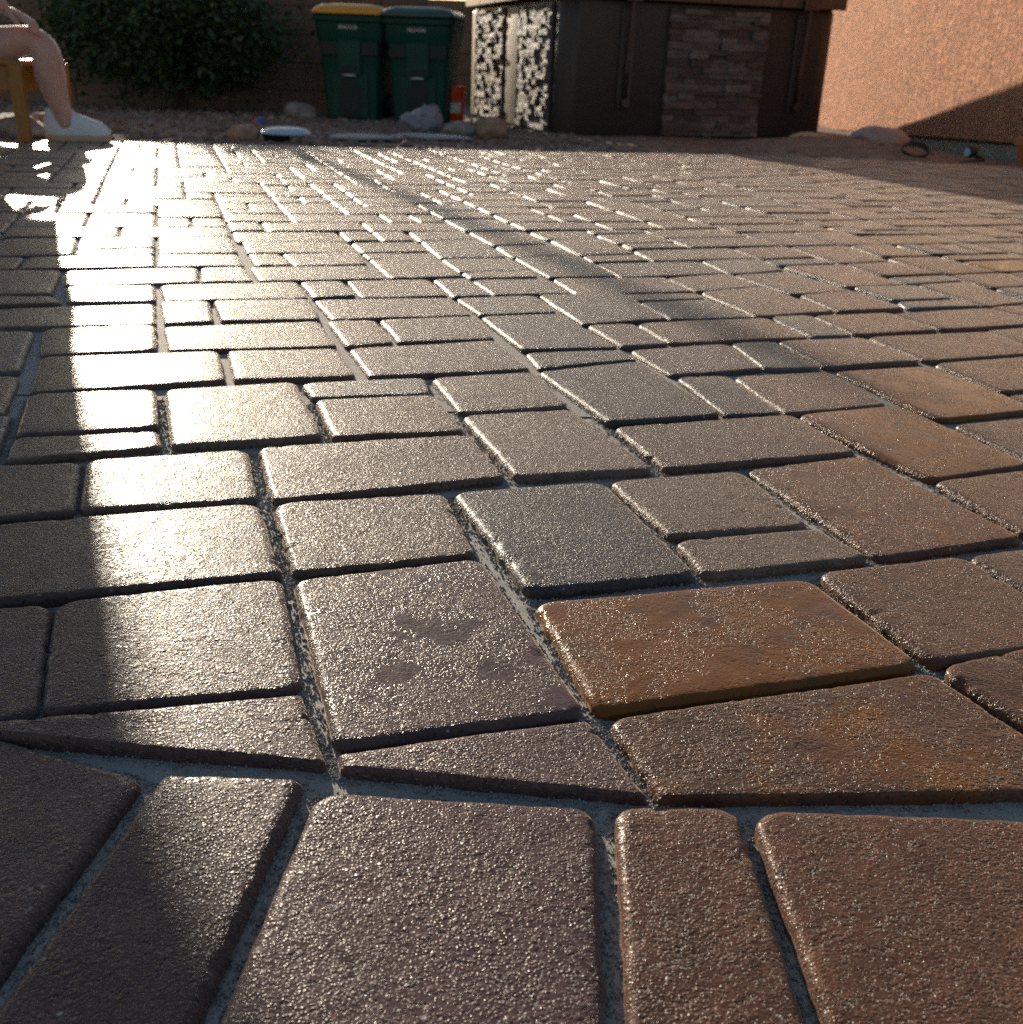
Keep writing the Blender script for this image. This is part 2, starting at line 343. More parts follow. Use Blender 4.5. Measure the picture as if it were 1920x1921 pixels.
# paver corners on the ground, millimetres
PAVERS = [
('B4',61,480,131,484,140,253,53,248),
('B5',136,482,301,484,309,252,145,251),
('B3',-103,487,54,483,47,251,-122,255),
('B6',307,484,457,486,465,254,315,253),
('B7',463,486,683,488,691,257,471,254),
('B8',689,489,839,490,847,258,697,257),
('B2',-191,494,-109,494,-127,263,-219,264),
('B1',-422,564,-197,494,-224,264,-449,334),
('B9',-571,610,-428,566,-455,336,-598,380),
('P2',-98,521,53,568,86,488,-93,503),
('P1',-318,534,-128,584,-98,507,-312,522),
('P3',61,569,293,643,358,510,88,488),
('Q0',-405,667,-330,687,-281,545,-356,515),
('P4',294,645,420,700,488,563,359,511),
('Q1',-331,689,-174,742,-127,584,-282,546),
('Q2',-170,745,-24,795,55,569,-99,522),
('Q3',17,721,243,784,294,646,58,569),
('Q4',245,786,384,833,440,692,295,646),
('S0',-528,792,-227,893,-173,743,-482,643),
('Q5',385,833,536,894,590,746,440,692),
('S4',139,845,272,882,309,818,156,773),
('S1',-219,893,-62,935,-25,795,-169,746),
('S2',-59,933,90,980,154,773,15,729),
('T0',-575,939,-421,982,-378,852,-528,792),
('S3',91,980,232,1028,272,883,139,846),
('T1',-420,982,-271,1034,-227,894,-377,852),
('S5',235,1030,373,1086,460,873,310,818),
('S6',421,1013,554,1069,611,922,461,876),
('T2',-266,1035,-47,1102,-4,972,-218,893),
('U2',-516,1037,-377,1080,-357,1022,-492,963),
('',-624,1088,-548,1111,-499,963,-575,939),
('',-701,1066,-624,1088,-599,1013,-676,991),
('',557,1068,707,1125,733,1052,584,995),
('T3',-64,1170,67,1214,147,1013,4,973),
('T4',108,1149,327,1219,372,1086,154,1015),
('U1',-564,1183,-424,1219,-377,1080,-516,1037),
('T5',329,1217,468,1274,554,1069,421,1013),
('U3',-418,1220,-270,1271,-201,1070,-349,1022),
('U5',-238,1203,-98,1240,-51,1102,-193,1069),
('V00',-750,1219,-601,1257,-553,1104,-701,1066),
('T6',512,1210,665,1271,707,1125,555,1071),
('',-850,1275,-774,1296,-725,1142,-803,1120),
('U4',-267,1271,-113,1315,-100,1239,-238,1203),
('',628,1345,777,1403,856,1182,707,1125),
('U6',-111,1315,23,1365,67,1214,-63,1173),
('U7',26,1366,167,1441,245,1198,108,1151),
('U8',206,1366,281,1387,321,1218,247,1198),
('V2',-616,1341,-400,1405,-354,1266,-565,1185),
('U9',283,1382,423,1432,464,1278,323,1218),
('V0',-821,1448,-679,1481,-608,1268,-750,1219),
('V4',-393,1406,-246,1444,-199,1302,-347,1264),
('U10',431,1433,585,1490,652,1278,503,1217),
('',-897,1426,-821,1448,-774,1296,-850,1275),
('V7',-236,1445,-31,1527,23,1368,-186,1307),
('V1',-675,1488,-526,1537,-480,1395,-617,1343),
('V9',8,1466,151,1506,168,1447,29,1376),
('U11',586,1487,785,1568,849,1432,631,1346),
('V13',156,1501,311,1563,337,1422,204,1368),
('V3',-521,1538,-302,1604,-246,1446,-468,1397),
('V14',312,1564,384,1588,422,1435,337,1419),
('',-945,1573,-869,1595,-821,1448,-897,1426),
('',-869,1595,-794,1618,-746,1470,-821,1448),
('',800,1580,945,1637,994,1489,849,1432),
('V5',-292,1602,-219,1622,-173,1485,-237,1448),
('V15',385,1589,534,1640,580,1498,424,1438),
('W0',-793,1600,-575,1684,-527,1540,-738,1477),
('V6',-216,1622,-65,1672,-31,1527,-169,1486),
('V10',102,1645,180,1666,225,1540,151,1509),
('V8',-63,1672,67,1718,149,1506,8,1466),
('V16',537,1644,769,1726,793,1582,583,1498),
('W5',-574,1692,-497,1715,-452,1571,-519,1542),
('V11',181,1670,407,1759,451,1626,225,1543),
('',-994,1718,-918,1739,-869,1595,-945,1573),
('W2',-894,1668,-750,1708,-709,1659,-869,1595),
('W6',-495,1715,-344,1753,-299,1604,-442,1569),
('',749,1724,890,1779,945,1637,800,1580),
('V12',408,1760,485,1785,524,1645,451,1626),
('',-1092,1768,-1017,1788,-970,1646,-1046,1624),
('W9',-341,1753,-118,1813,-71,1678,-285,1610),
('',890,1779,1024,1833,1085,1691,945,1637),
('W21',484,1781,630,1828,679,1707,527,1649),
('W3',-765,1789,-622,1828,-576,1692,-709,1659),
('W11',-113,1810,28,1859,65,1718,-61,1676),
('W13',29,1860,181,1903,244,1707,100,1645),
('W16',201,1830,328,1885,391,1741,245,1700),
('W4',-616,1824,-393,1894,-344,1753,-566,1694),
('W1',-963,1878,-814,1912,-750,1708,-894,1668),
('',-1038,1858,-963,1878,-918,1739,-994,1718),
('W22',632,1828,834,1913,902,1791,681,1707),
('W7',-390,1890,-317,1915,-270,1784,-339,1754),
('',993,1901,1059,1927,1122,1789,1055,1763),
('',-1134,1908,-1059,1927,-1017,1788,-1092,1768),
('W8',-313,1915,-166,1956,-118,1818,-264,1777),
('',831,1914,965,1967,1024,1833,890,1779),
('W18',323,1941,454,2021,541,1812,392,1745),
('',1059,1927,1203,1977,1266,1837,1122,1789),
('X2',-814,1912,-594,1992,-554,1856,-765,1789),
('W15',177,1893,321,1945,329,1886,200,1834),
('W10',-162,1957,-95,1981,-44,1836,-113,1810),
('W20',501,1951,618,2008,676,1866,543,1812),
('W23',674,1928,797,1975,835,1918,676,1866),
('W12',-93,1971,52,2017,97,1877,-44,1836),
('X3',-594,1992,-516,2020,-464,1884,-554,1856),
('X0',-1080,1996,-930,2025,-896,1904,-1038,1858),
('',-1253,2030,-1100,2066,-1059,1927,-1210,1890),
('W14',55,2018,275,2074,321,1945,100,1878),
('X4',-511,2021,-293,2081,-238,1946,-459,1885),
('X1',-928,2031,-712,2105,-668,1970,-893,1905),
('W24',627,2056,764,2099,799,1980,674,1933),
('',917,2097,1058,2150,1129,1953,993,1901),
('X7',-116,2035,15,2086,37,2019,-93,1976),
('W25',765,2100,887,2163,935,1973,835,1918),
('',1079,2085,1228,2136,1281,2001,1129,1953),
('W17',276,2075,414,2149,451,2015,321,1945),
('Y5',-709,2106,-561,2154,-515,2021,-669,1975),
('X5',-304,2144,-164,2183,-103,1990,-238,1946),
('W19',415,2132,530,2197,620,2014,498,1951),
('',-1122,2135,-1047,2154,-1005,2016,-1080,1996),
('Y7',-546,2157,-483,2172,-428,2045,-499,2024),
('Y3',-873,2117,-732,2171,-712,2106,-857,2065),
('',-1296,2171,-1143,2205,-1100,2066,-1253,2030),
('Y8',-483,2172,-331,2214,-293,2081,-428,2045),
('X6',-164,2183,-18,2223,15,2086,-116,2035),
('Y1',-1063,2218,-922,2261,-858,2071,-998,2015),
('X8',-18,2223,122,2281,191,2057,54,2017),
('',-1396,2228,-1318,2243,-1274,2101,-1352,2086),
('X14',731,2176,879,2236,887,2163,752,2097),
('X10',146,2203,372,2280,415,2143,193,2057),
('X13',536,2253,682,2305,750,2097,624,2050),
('',869,2229,1011,2281,1058,2150,917,2097),
('',1178,2266,1321,2319,1401,2123,1253,2069),
('Y90',-328,2208,-189,2255,-166,2182,-304,2144),
('',1011,2281,1153,2331,1228,2136,1079,2085),
('',-1165,2275,-1090,2293,-1047,2154,-1122,2135),
('Y2',-922,2261,-779,2313,-732,2171,-873,2117),
('Y4',-774,2307,-627,2352,-562,2160,-710,2112),
('X11',374,2280,512,2331,536,2198,415,2132),
('Y6',-592,2294,-373,2342,-329,2215,-546,2157),
('X9',124,2281,249,2331,273,2257,146,2203),
('X15',682,2305,803,2364,879,2236,731,2176),
('',-1363,2387,-1210,2418,-1143,2205,-1296,2171),
('Y9',-371,2343,-228,2386,-189,2255,-328,2208),
('',-1516,2354,-1363,2387,-1318,2243,-1473,2213),
('Y10',-226,2387,-105,2440,-20,2222,-164,2183),
('',1321,2319,1461,2377,1488,2312,1347,2255),
('X12',512,2331,650,2383,675,2316,535,2259),
('Y13',-62,2368,62,2421,122,2281,-18,2223),
('',-1113,2364,-892,2425,-848,2288,-1069,2224),
('',1153,2331,1294,2384,1321,2319,1178,2266),
('X16',805,2426,940,2471,1010,2288,877,2230),
('',-1210,2418,-1135,2435,-1090,2293,-1165,2275),
('Y17',241,2392,469,2469,512,2331,276,2258),
('',1294,2384,1434,2441,1461,2377,1321,2319),
('X18',967,2408,1174,2483,1224,2357,1002,2275),
('',-647,2422,-420,2481,-376,2347,-601,2287),
('',-892,2425,-670,2490,-624,2355,-848,2288),
('Y15',58,2481,189,2530,249,2331,124,2281),
('',-420,2481,-347,2501,-303,2368,-376,2347),
('Y18',472,2469,609,2526,648,2383,512,2331),
('Y19',612,2526,764,2579,803,2364,680,2304),
('',-347,2501,-275,2523,-232,2389,-303,2368),
('',1172,2488,1311,2542,1364,2412,1224,2357),
('Y16',219,2467,341,2521,382,2448,243,2392),
('Y11',-265,2518,-133,2570,-105,2440,-226,2387),
('X17',942,2472,1143,2555,1174,2483,967,2408),
('Y12',-131,2570,9,2599,59,2420,-62,2368),
('',-1331,2545,-1181,2579,-1135,2435,-1286,2402),
('',-1181,2579,-1033,2616,-966,2404,-1113,2364),
('',-1503,2580,-1352,2614,-1286,2402,-1440,2371),
('',-693,2557,-618,2577,-571,2443,-647,2422),
('',1311,2542,1450,2599,1504,2471,1364,2412),
('',-863,2585,-789,2605,-744,2469,-819,2447),
('',-1033,2616,-885,2654,-819,2447,-966,2404),
('Y20',767,2580,872,2646,937,2471,805,2426),
('',-618,2577,-392,2635,-347,2501,-571,2443),
('',-789,2605,-715,2625,-670,2490,-744,2469),
('',334,2578,557,2653,606,2519,384,2444),
('',170,2594,311,2643,359,2512,215,2463),
('',886,2622,954,2646,1006,2506,937,2482),
('Y14',12,2600,156,2655,187,2529,58,2481),
('',954,2646,1023,2668,1076,2530,1006,2506),
('',1424,2664,1562,2721,1642,2528,1504,2471),
('',-1352,2614,-1203,2649,-1181,2579,-1331,2545),
('',-1674,2615,-1523,2648,-1503,2580,-1654,2546),
('',-392,2635,-179,2698,-135,2567,-347,2501),
('',1023,2668,1093,2690,1146,2555,1076,2530),
('',1093,2690,1233,2738,1311,2542,1172,2488),
('',1259,2673,1398,2729,1450,2599,1311,2542),
('',531,2717,675,2768,749,2570,606,2519),
('',-738,2692,-590,2731,-542,2596,-693,2557),
('',149,2657,290,2706,311,2643,170,2594),
('',-1544,2716,-1469,2733,-1427,2597,-1503,2580),
('',-1224,2716,-1150,2734,-1107,2597,-1181,2579),
('',290,2706,506,2778,557,2653,334,2578),
('',-202,2764,-60,2806,7,2611,-135,2567),
('',-1469,2733,-1245,2784,-1203,2649,-1427,2597),
('',-590,2731,-370,2790,-320,2656,-542,2596),
('',-1150,2734,-928,2788,-885,2654,-1107,2597),
('',675,2768,810,2819,886,2622,749,2570),
('',-928,2788,-781,2825,-715,2625,-863,2585),
('',-1639,2768,-1564,2784,-1523,2648,-1599,2632),
('',-37,2740,176,2809,220,2681,7,2611),
('',835,2757,1042,2823,1093,2690,886,2622),
('',-370,2790,-298,2810,-249,2677,-320,2656),
('',-760,2759,-613,2797,-590,2731,-738,2692),
('',-298,2810,-227,2831,-179,2698,-249,2677),
('',1207,2804,1346,2857,1398,2729,1259,2673),
('',-1245,2784,-1097,2819,-1076,2752,-1224,2716),
('',176,2809,317,2855,360,2730,220,2681),
('',1372,2793,1577,2875,1630,2749,1424,2664),
('',1042,2823,1182,2868,1233,2738,1093,2690),
('',481,2839,553,2863,605,2742,531,2717),
('',-1584,2852,-1361,2900,-1319,2767,-1544,2716),
('',317,2855,457,2901,506,2778,360,2730),
('',-1118,2885,-1044,2903,-1002,2770,-1076,2752),
('',-84,2872,58,2916,105,2785,-37,2740),
('',786,2876,855,2900,903,2781,835,2757),
('',878,2842,1018,2884,1042,2823,903,2781),
('',-803,2891,-730,2910,-686,2778,-760,2759),
('',-1754,2888,-1604,2919,-1564,2784,-1715,2752),
('',553,2863,761,2935,810,2819,605,2742),
('',-657,2929,-512,2967,-443,2770,-590,2731),
('',-251,2897,-108,2938,-60,2806,-202,2764),
('',-730,2910,-657,2929,-613,2797,-686,2778),
('',-1361,2900,-1139,2951,-1097,2819,-1319,2767),
('',58,2916,129,2938,176,2809,105,2785),
('',-1044,2903,-824,2957,-781,2825,-1002,2770),
('',-490,2902,-274,2962,-227,2831,-443,2770),
('',1577,2875,1713,2931,1739,2868,1604,2812),
('',129,2938,270,2983,317,2855,176,2809),
('',1320,2920,1525,3000,1577,2875,1372,2793),
('',994,2945,1132,2994,1182,2868,1042,2823),
('',1132,2994,1269,3045,1346,2857,1207,2804),
('',1551,2938,1686,2993,1713,2931,1577,2875),
('',434,2965,643,3035,692,2911,481,2839),
('',-1624,2985,-1401,3033,-1361,2900,-1584,2852),
('',737,2996,806,3020,855,2900,786,2876),
('',806,3020,944,3068,1018,2884,878,2842),
('',-131,3003,11,3045,58,2916,-84,2872),
('',246,3047,386,3091,457,2901,317,2855),
('',-440,2987,-297,3027,-274,2962,-418,2922),
('',-846,3022,-700,3059,-657,2929,-803,2891),
('',-534,3032,-462,3051,-418,2922,-490,2902),
('',-1159,3017,-940,3069,-897,2939,-1118,2885),
('',-297,3027,-154,3067,-108,2938,-251,2897),
('',643,3035,713,3058,761,2935,692,2911),
('',-1401,3033,-1180,3083,-1139,2951,-1361,2900),
('',-1813,3088,-1664,3118,-1604,2919,-1754,2888),
('',-700,3059,-628,3077,-585,2948,-657,2929),
('',1660,3055,1727,3083,1780,2959,1713,2931),
('',-940,3069,-867,3087,-824,2957,-897,2939),
('',11,3045,223,3110,270,2983,58,2916),
('',-628,3077,-556,3096,-512,2967,-585,2948),
('',1269,3045,1473,3124,1525,3000,1320,2920),
('',1499,3062,1634,3116,1686,2993,1551,2938),
('',-1982,3126,-1832,3154,-1774,2955,-1925,2925),
('',944,3068,1150,3143,1201,3019,994,2945),
('',386,3091,526,3136,574,3011,434,2965),
('',-867,3087,-722,3123,-700,3059,-846,3022),
('',-484,3115,-270,3174,-225,3047,-440,2987),
('',688,3121,895,3192,944,3068,737,2996),
('',-176,3131,36,3193,82,3066,-131,3003),
('',-1683,3184,-1535,3214,-1475,3017,-1624,2985),
('',-578,3160,-506,3179,-462,3051,-534,3032),
('',-1515,3149,-1294,3196,-1253,3066,-1475,3017),
('',-1200,3148,-981,3198,-940,3069,-1159,3017),
('',1150,3143,1354,3220,1405,3097,1201,3019),
('',-270,3174,-199,3194,-154,3067,-225,3047),
('',502,3199,640,3245,713,3058,574,3011),
('',-1832,3154,-1683,3184,-1664,3118,-1813,3088),
('',1447,3185,1514,3212,1566,3089,1499,3062),
('',-1294,3196,-1221,3212,-1180,3083,-1253,3066),
('',-743,3187,-599,3224,-556,3096,-700,3059),
('',36,3193,176,3235,223,3110,82,3066),
('',1607,3178,1808,3260,1861,3138,1660,3055),
('',-981,3198,-764,3251,-722,3123,-940,3069),
('',176,3235,316,3278,386,3091,246,3047),
('',1514,3212,1582,3238,1634,3116,1566,3089),
('',1354,3220,1421,3246,1473,3124,1405,3097),
('',871,3254,1007,3302,1082,3118,944,3068),
('',1032,3241,1100,3266,1150,3143,1082,3118),
('',-1221,3212,-1075,3246,-1054,3181,-1200,3148),
('',316,3278,455,3322,526,3136,386,3091),
('',-527,3243,-314,3300,-270,3174,-484,3115),
('',-2020,3258,-1796,3300,-1758,3169,-1982,3126),
('',640,3245,847,3315,895,3192,688,3121),
('',-221,3257,-9,3317,36,3193,-176,3131),
('',-1554,3279,-1407,3309,-1367,3180,-1515,3149),
('',1100,3266,1236,3316,1286,3194,1150,3143),
('',-620,3287,-549,3306,-506,3179,-578,3160),
('',-314,3300,-243,3319,-199,3194,-270,3174),
('',-1095,3309,-1022,3326,-981,3198,-1054,3181),
('',-1796,3300,-1574,3343,-1535,3214,-1758,3169),
('',-785,3314,-713,3332,-671,3206,-743,3187),
('',1236,3316,1303,3341,1354,3220,1286,3194),
('',1396,3307,1530,3359,1582,3238,1447,3185),
('',-713,3332,-642,3350,-599,3224,-671,3206),
('',1556,3299,1756,3380,1808,3260,1607,3178),
('',-9,3317,201,3380,246,3256,36,3193),
('',-1022,3326,-806,3378,-764,3251,-981,3198),
('',-1427,3374,-1281,3404,-1221,3212,-1367,3180),
('',1303,3341,1371,3367,1421,3246,1354,3220),
('',1782,3320,1980,3403,2034,3284,1835,3199),
('',432,3383,569,3428,640,3245,502,3199),
('',-1964,3337,-1815,3365,-1796,3300,-1945,3272),
('',-1281,3404,-1135,3436,-1075,3246,-1221,3212),
('',983,3363,1119,3412,1168,3291,1032,3241),
('',-172,3339,-31,3379,-9,3317,-150,3277),
('',-265,3382,-194,3401,-150,3277,-221,3257),
('',-2057,3389,-1982,3402,-1945,3272,-2020,3258),
('',-406,3343,-265,3382,-243,3319,-385,3281),
('',822,3376,959,3423,1007,3302,871,3254),
('',593,3367,798,3436,847,3315,640,3245),
('',201,3380,409,3444,455,3322,246,3256),
('',-591,3431,-449,3467,-385,3281,-527,3243),
('',-1593,3408,-1446,3437,-1407,3309,-1554,3279),
('',-663,3413,-591,3431,-549,3306,-620,3287),
('',-806,3378,-663,3413,-642,3350,-785,3314),
('',-1834,3429,-1612,3472,-1574,3343,-1796,3300),
('',1119,3412,1320,3486,1371,3367,1168,3291),
('',1345,3427,1479,3478,1530,3359,1396,3307),
('',1730,3439,1796,3466,1848,3347,1782,3320),
('',-1135,3436,-919,3486,-878,3360,-1095,3309),
('',1504,3419,1704,3498,1756,3380,1556,3299),
('',-54,3441,86,3481,131,3359,-9,3317),
('',-2001,3467,-1852,3494,-1815,3365,-1964,3337),
('',959,3423,1094,3471,1119,3412,983,3363),
('',-216,3463,-76,3502,-31,3379,-172,3339),
('',-449,3467,-238,3524,-194,3401,-406,3343),
('',1796,3466,1927,3521,1980,3403,1848,3347),
('',-919,3486,-776,3520,-734,3395,-878,3360),
('',-1612,3472,-1466,3501,-1446,3437,-1593,3408),
('',-2093,3519,-2019,3531,-1982,3402,-2057,3389),
('',546,3488,751,3556,798,3436,593,3367),
('',386,3505,523,3548,569,3428,432,3383),
('',64,3542,202,3583,270,3401,131,3359),
('',775,3496,978,3566,1026,3447,822,3376),
('',225,3523,363,3565,409,3444,270,3401),
('',-1320,3531,-1175,3562,-1135,3436,-1281,3404),
('',1069,3531,1137,3555,1186,3436,1119,3412),
('',-1485,3564,-1339,3594,-1281,3404,-1427,3374),
('',-776,3520,-562,3572,-520,3449,-734,3395),
('',-1155,3499,-1011,3531,-991,3469,-1135,3436),
('',-76,3502,64,3542,86,3481,-54,3441),
('',1137,3555,1204,3580,1253,3461,1186,3436),
('',1295,3546,1429,3596,1479,3478,1345,3427),
('',-1871,3558,-1650,3598,-1612,3472,-1834,3429),
('',1454,3537,1652,3616,1704,3498,1504,3419),
('',978,3566,1045,3590,1094,3471,1026,3447),
('',-562,3572,-492,3590,-449,3467,-520,3449),
('',1204,3580,1271,3605,1320,3486,1253,3461),
('',1901,3580,1967,3607,2019,3490,1954,3462),
('',1678,3557,1875,3638,1927,3521,1730,3439),
('',-259,3585,-119,3623,-76,3502,-216,3463),
('',-1175,3562,-1031,3594,-1011,3531,-1155,3499),
('',-1650,3598,-1504,3627,-1466,3501,-1612,3472),
('',-1031,3594,-816,3643,-776,3520,-991,3469),
('',-492,3590,-281,3645,-238,3524,-449,3467),
('',202,3583,340,3625,363,3565,225,3523),
('',340,3625,408,3646,454,3526,386,3505),
('',-2055,3659,-1907,3684,-1852,3494,-2001,3467),
('',500,3608,704,3674,751,3556,546,3488),
('',-725,3599,-583,3633,-562,3572,-704,3537),
('',-2129,3647,-2055,3659,-2019,3531,-2093,3519),
('',-816,3643,-745,3660,-704,3537,-776,3520),
('',1967,3607,2162,3691,2215,3576,2019,3490),
('',-119,3623,89,3682,133,3562,-76,3502),
('',408,3646,477,3667,523,3548,454,3526),
('',-1359,3656,-1286,3671,-1247,3546,-1320,3531),
('',1021,3649,1088,3673,1137,3555,1069,3531),
('',704,3674,839,3720,910,3543,775,3496),
('',-1286,3671,-1214,3686,-1175,3562,-1247,3546),
('',1246,3663,1379,3713,1429,3596,1295,3546),
('',1404,3655,1602,3731,1652,3616,1454,3537),
('',-1523,3689,-1378,3718,-1339,3594,-1485,3564),
('',-1214,3686,-999,3733,-959,3610,-1175,3562),
('',-604,3694,-463,3729,-421,3608,-562,3572),
('',89,3682,295,3743,340,3625,133,3562),
('',839,3720,973,3766,1045,3590,910,3543),
('',-302,3706,-232,3724,-189,3604,-259,3585),
('',1627,3674,1823,3753,1875,3638,1678,3557),
('',477,3667,613,3711,636,3652,500,3608),
('',-1926,3747,-1779,3773,-1723,3585,-1871,3558),
('',1064,3731,1197,3779,1271,3605,1137,3555),
('',-1761,3710,-1542,3751,-1504,3627,-1723,3585),
('',317,3684,454,3726,477,3667,340,3625),
('',1849,3696,2044,3778,2097,3663,1901,3580),
('',-2313,3750,-2239,3762,-2204,3635,-2278,3623),
('',-999,3733,-786,3781,-745,3660,-959,3610),
('',-786,3781,-645,3815,-583,3633,-725,3599),
('',-2239,3762,-2091,3785,-2055,3659,-2204,3635),
('',-253,3784,-115,3821,-50,3643,-189,3604),
('',-484,3789,-344,3825,-281,3645,-421,3608),
('',973,3766,1040,3789,1088,3673,1021,3649),
('',-2091,3785,-2017,3797,-1981,3672,-2055,3659),
('',-93,3762,114,3820,158,3702,-50,3643),
('',590,3769,725,3813,772,3697,636,3652),
('',2044,3778,2109,3805,2162,3691,2097,3663),
('',-1397,3779,-1181,3823,-1142,3701,-1359,3656),
('',-2017,3797,-1943,3810,-1907,3684,-1981,3672),
('',1197,3779,1329,3828,1379,3713,1246,3663),
('',-1162,3763,-1019,3793,-999,3733,-1142,3701),
('',431,3785,567,3828,613,3711,477,3667),
('',1354,3770,1551,3846,1602,3731,1404,3655),
('',-1560,3813,-1488,3827,-1450,3703,-1523,3689),
('',1798,3810,1863,3837,1914,3723,1849,3696),
('',725,3813,792,3836,839,3720,772,3697),
('',1576,3789,1772,3867,1823,3753,1627,3674),
('',-645,3815,-504,3849,-463,3729,-604,3694),
('',-1488,3827,-1416,3841,-1378,3718,-1450,3703),
('',-344,3825,-275,3843,-232,3724,-302,3706),
('',114,3820,250,3860,295,3743,158,3702),
('',-1797,3835,-1579,3874,-1542,3751,-1761,3710),
('',250,3860,386,3901,454,3726,317,3684),
('',792,3836,992,3904,1040,3789,839,3720),
('',-2422,3866,-2274,3887,-2239,3762,-2388,3739),
('',-1038,3854,-826,3901,-786,3781,-999,3733),
('',1863,3837,2056,3918,2109,3805,1914,3723),
('',-1961,3872,-1815,3897,-1779,3773,-1926,3747),
('',-275,3843,-136,3880,-115,3821,-253,3784),
('',409,3843,544,3886,567,3828,431,3785),
('',-1200,3884,-1058,3914,-1019,3793,-1162,3763),
('',-136,3880,2,3918,45,3801,-93,3762),
('',992,3904,1125,3950,1197,3779,1064,3731),
('',1551,3846,1682,3897,1707,3841,1576,3789),
('',2082,3862,2275,3946,2328,3834,2135,3748),
('',-826,3901,-755,3917,-715,3798,-786,3781),
('',-2126,3910,-2052,3922,-2017,3797,-2091,3785),
('',-525,3908,-455,3926,-414,3807,-484,3789),
('',1149,3894,1281,3941,1329,3828,1197,3779),
('',-665,3874,-525,3908,-504,3849,-645,3815),
('',-1435,3902,-1219,3944,-1181,3823,-1397,3779),
('',1305,3885,1502,3959,1551,3846,1354,3770),
('',1772,3867,1902,3920,1927,3864,1798,3810),
('',-2052,3922,-1979,3934,-1943,3810,-2017,3797),
('',-755,3917,-685,3934,-645,3815,-715,3798),
('',-2291,3950,-2143,3972,-2091,3785,-2239,3762),
('',2,3918,70,3937,114,3820,45,3801),
('',522,3943,656,3986,725,3813,590,3769),
('',-1597,3935,-1525,3949,-1488,3827,-1560,3813),
('',-455,3926,-316,3961,-275,3843,-414,3807),
('',-1525,3949,-1453,3962,-1416,3841,-1488,3827),
('',679,3929,879,3995,926,3881,725,3813),
('',70,3937,274,3996,318,3881,114,3820),
('',-1833,3958,-1616,3996,-1579,3874,-1797,3835),
('',-316,3961,-178,3997,-136,3880,-275,3843),
('',-1077,3974,-1006,3989,-967,3869,-1038,3854),
('',1502,3959,1632,4009,1682,3897,1551,3846),
('',2030,3974,2094,4001,2147,3890,2082,3862),
('',-2456,3991,-2382,4001,-2348,3877,-2422,3866),
('',1657,3953,1851,4031,1902,3920,1707,3841),
('',-2382,4001,-2308,4012,-2274,3887,-2348,3877),
('',-1997,3995,-1851,4019,-1815,3897,-1961,3872),
('',-88,3957,49,3995,70,3937,-67,3899),
('',-178,3997,-110,4015,-67,3899,-136,3880),
('',274,3996,342,4016,386,3901,318,3881),
('',342,4016,477,4057,544,3886,409,3843),
('',-1006,3989,-795,4036,-755,3917,-967,3869),
('',-705,3993,-496,4043,-455,3926,-665,3874),
('',2094,4001,2158,4029,2211,3917,2147,3890),
('',1101,4007,1167,4030,1215,3917,1149,3894),
('',879,3995,1077,4063,1125,3950,926,3881),
('',1851,4031,1979,4084,2056,3918,1927,3864),
('',-2160,4034,-2087,4045,-2052,3922,-2126,3910),
('',1257,3998,1453,4070,1502,3959,1305,3885),
('',-1472,4022,-1257,4064,-1219,3944,-1435,3902),
('',-795,4036,-725,4051,-685,3934,-755,3917),
('',1167,4030,1233,4054,1281,3941,1215,3917),
('',2158,4029,2222,4056,2275,3946,2211,3917),
('',-1257,4064,-1115,4092,-1058,3914,-1200,3884),
('',-2087,4045,-2014,4056,-1979,3934,-2052,3922),
('',-496,4043,-358,4077,-316,3961,-455,3926),
('',1632,4009,1761,4061,1786,4005,1657,3953),
('',633,4042,766,4085,812,3973,679,3929),
('',-2324,4074,-2251,4084,-2217,3961,-2291,3950),
('',27,4053,231,4110,274,3996,70,3937),
('',-358,4077,-289,4094,-247,3979,-316,3961),
('',-2251,4084,-2177,4095,-2143,3972,-2217,3961),
('',-2472,4053,-2324,4074,-2308,4012,-2456,3991),
('',-131,4073,6,4110,49,3995,-88,3957),
('',-1868,4080,-1652,4116,-1616,3996,-1833,3958),
('',-1652,4116,-1508,4142,-1453,3962,-1597,3935),
('',-289,4094,-220,4112,-178,3997,-247,3979),
('',455,4114,588,4155,656,3986,522,3943),
('',1453,4070,1647,4145,1697,4035,1502,3959),
('',-220,4112,-152,4130,-110,4015,-178,3997),
('',-1490,4082,-1347,4109,-1328,4050,-1472,4022),
('',1979,4084,2170,4166,2222,4056,2030,3974),
('',1736,4116,1800,4141,1851,4031,1786,4005),
('',-745,4110,-536,4158,-496,4043,-705,3993),
('',-1134,4151,-993,4180,-936,4004,-1077,3974),
('',744,4141,876,4185,945,4017,812,3973),
('',231,4110,432,4170,477,4057,274,3996),
('',2196,4111,2322,4167,2375,4058,2248,4001),
('',899,4129,965,4152,1012,4040,945,4017),
('',1054,4119,1185,4165,1233,4054,1101,4007),
('',-974,4122,-764,4168,-725,4051,-936,4004),
('',-516,4101,-378,4134,-358,4077,-496,4043),
('',1209,4109,1404,4181,1453,4070,1257,3998),
('',611,4099,744,4141,766,4085,633,4042),
('',-2048,4177,-1903,4200,-1851,4019,-1997,3995),
('',-2194,4156,-2121,4166,-2087,4045,-2160,4034),
('',1647,4145,1711,4170,1761,4061,1697,4035),
('',965,4152,1031,4174,1077,4063,1012,4040),
('',-2121,4166,-2048,4177,-2014,4056,-2087,4045),
('',1800,4141,1928,4194,1979,4084,1851,4031),
('',-1365,4168,-1294,4182,-1257,4064,-1328,4050),
('',-15,4166,53,4185,95,4072,27,4053),
('',-172,4187,-104,4205,-62,4091,-131,4073),
('',-2358,4196,-2284,4206,-2251,4084,-2324,4074),
('',2322,4167,2448,4223,2501,4115,2375,4058),
('',53,4185,188,4223,231,4110,95,4072),
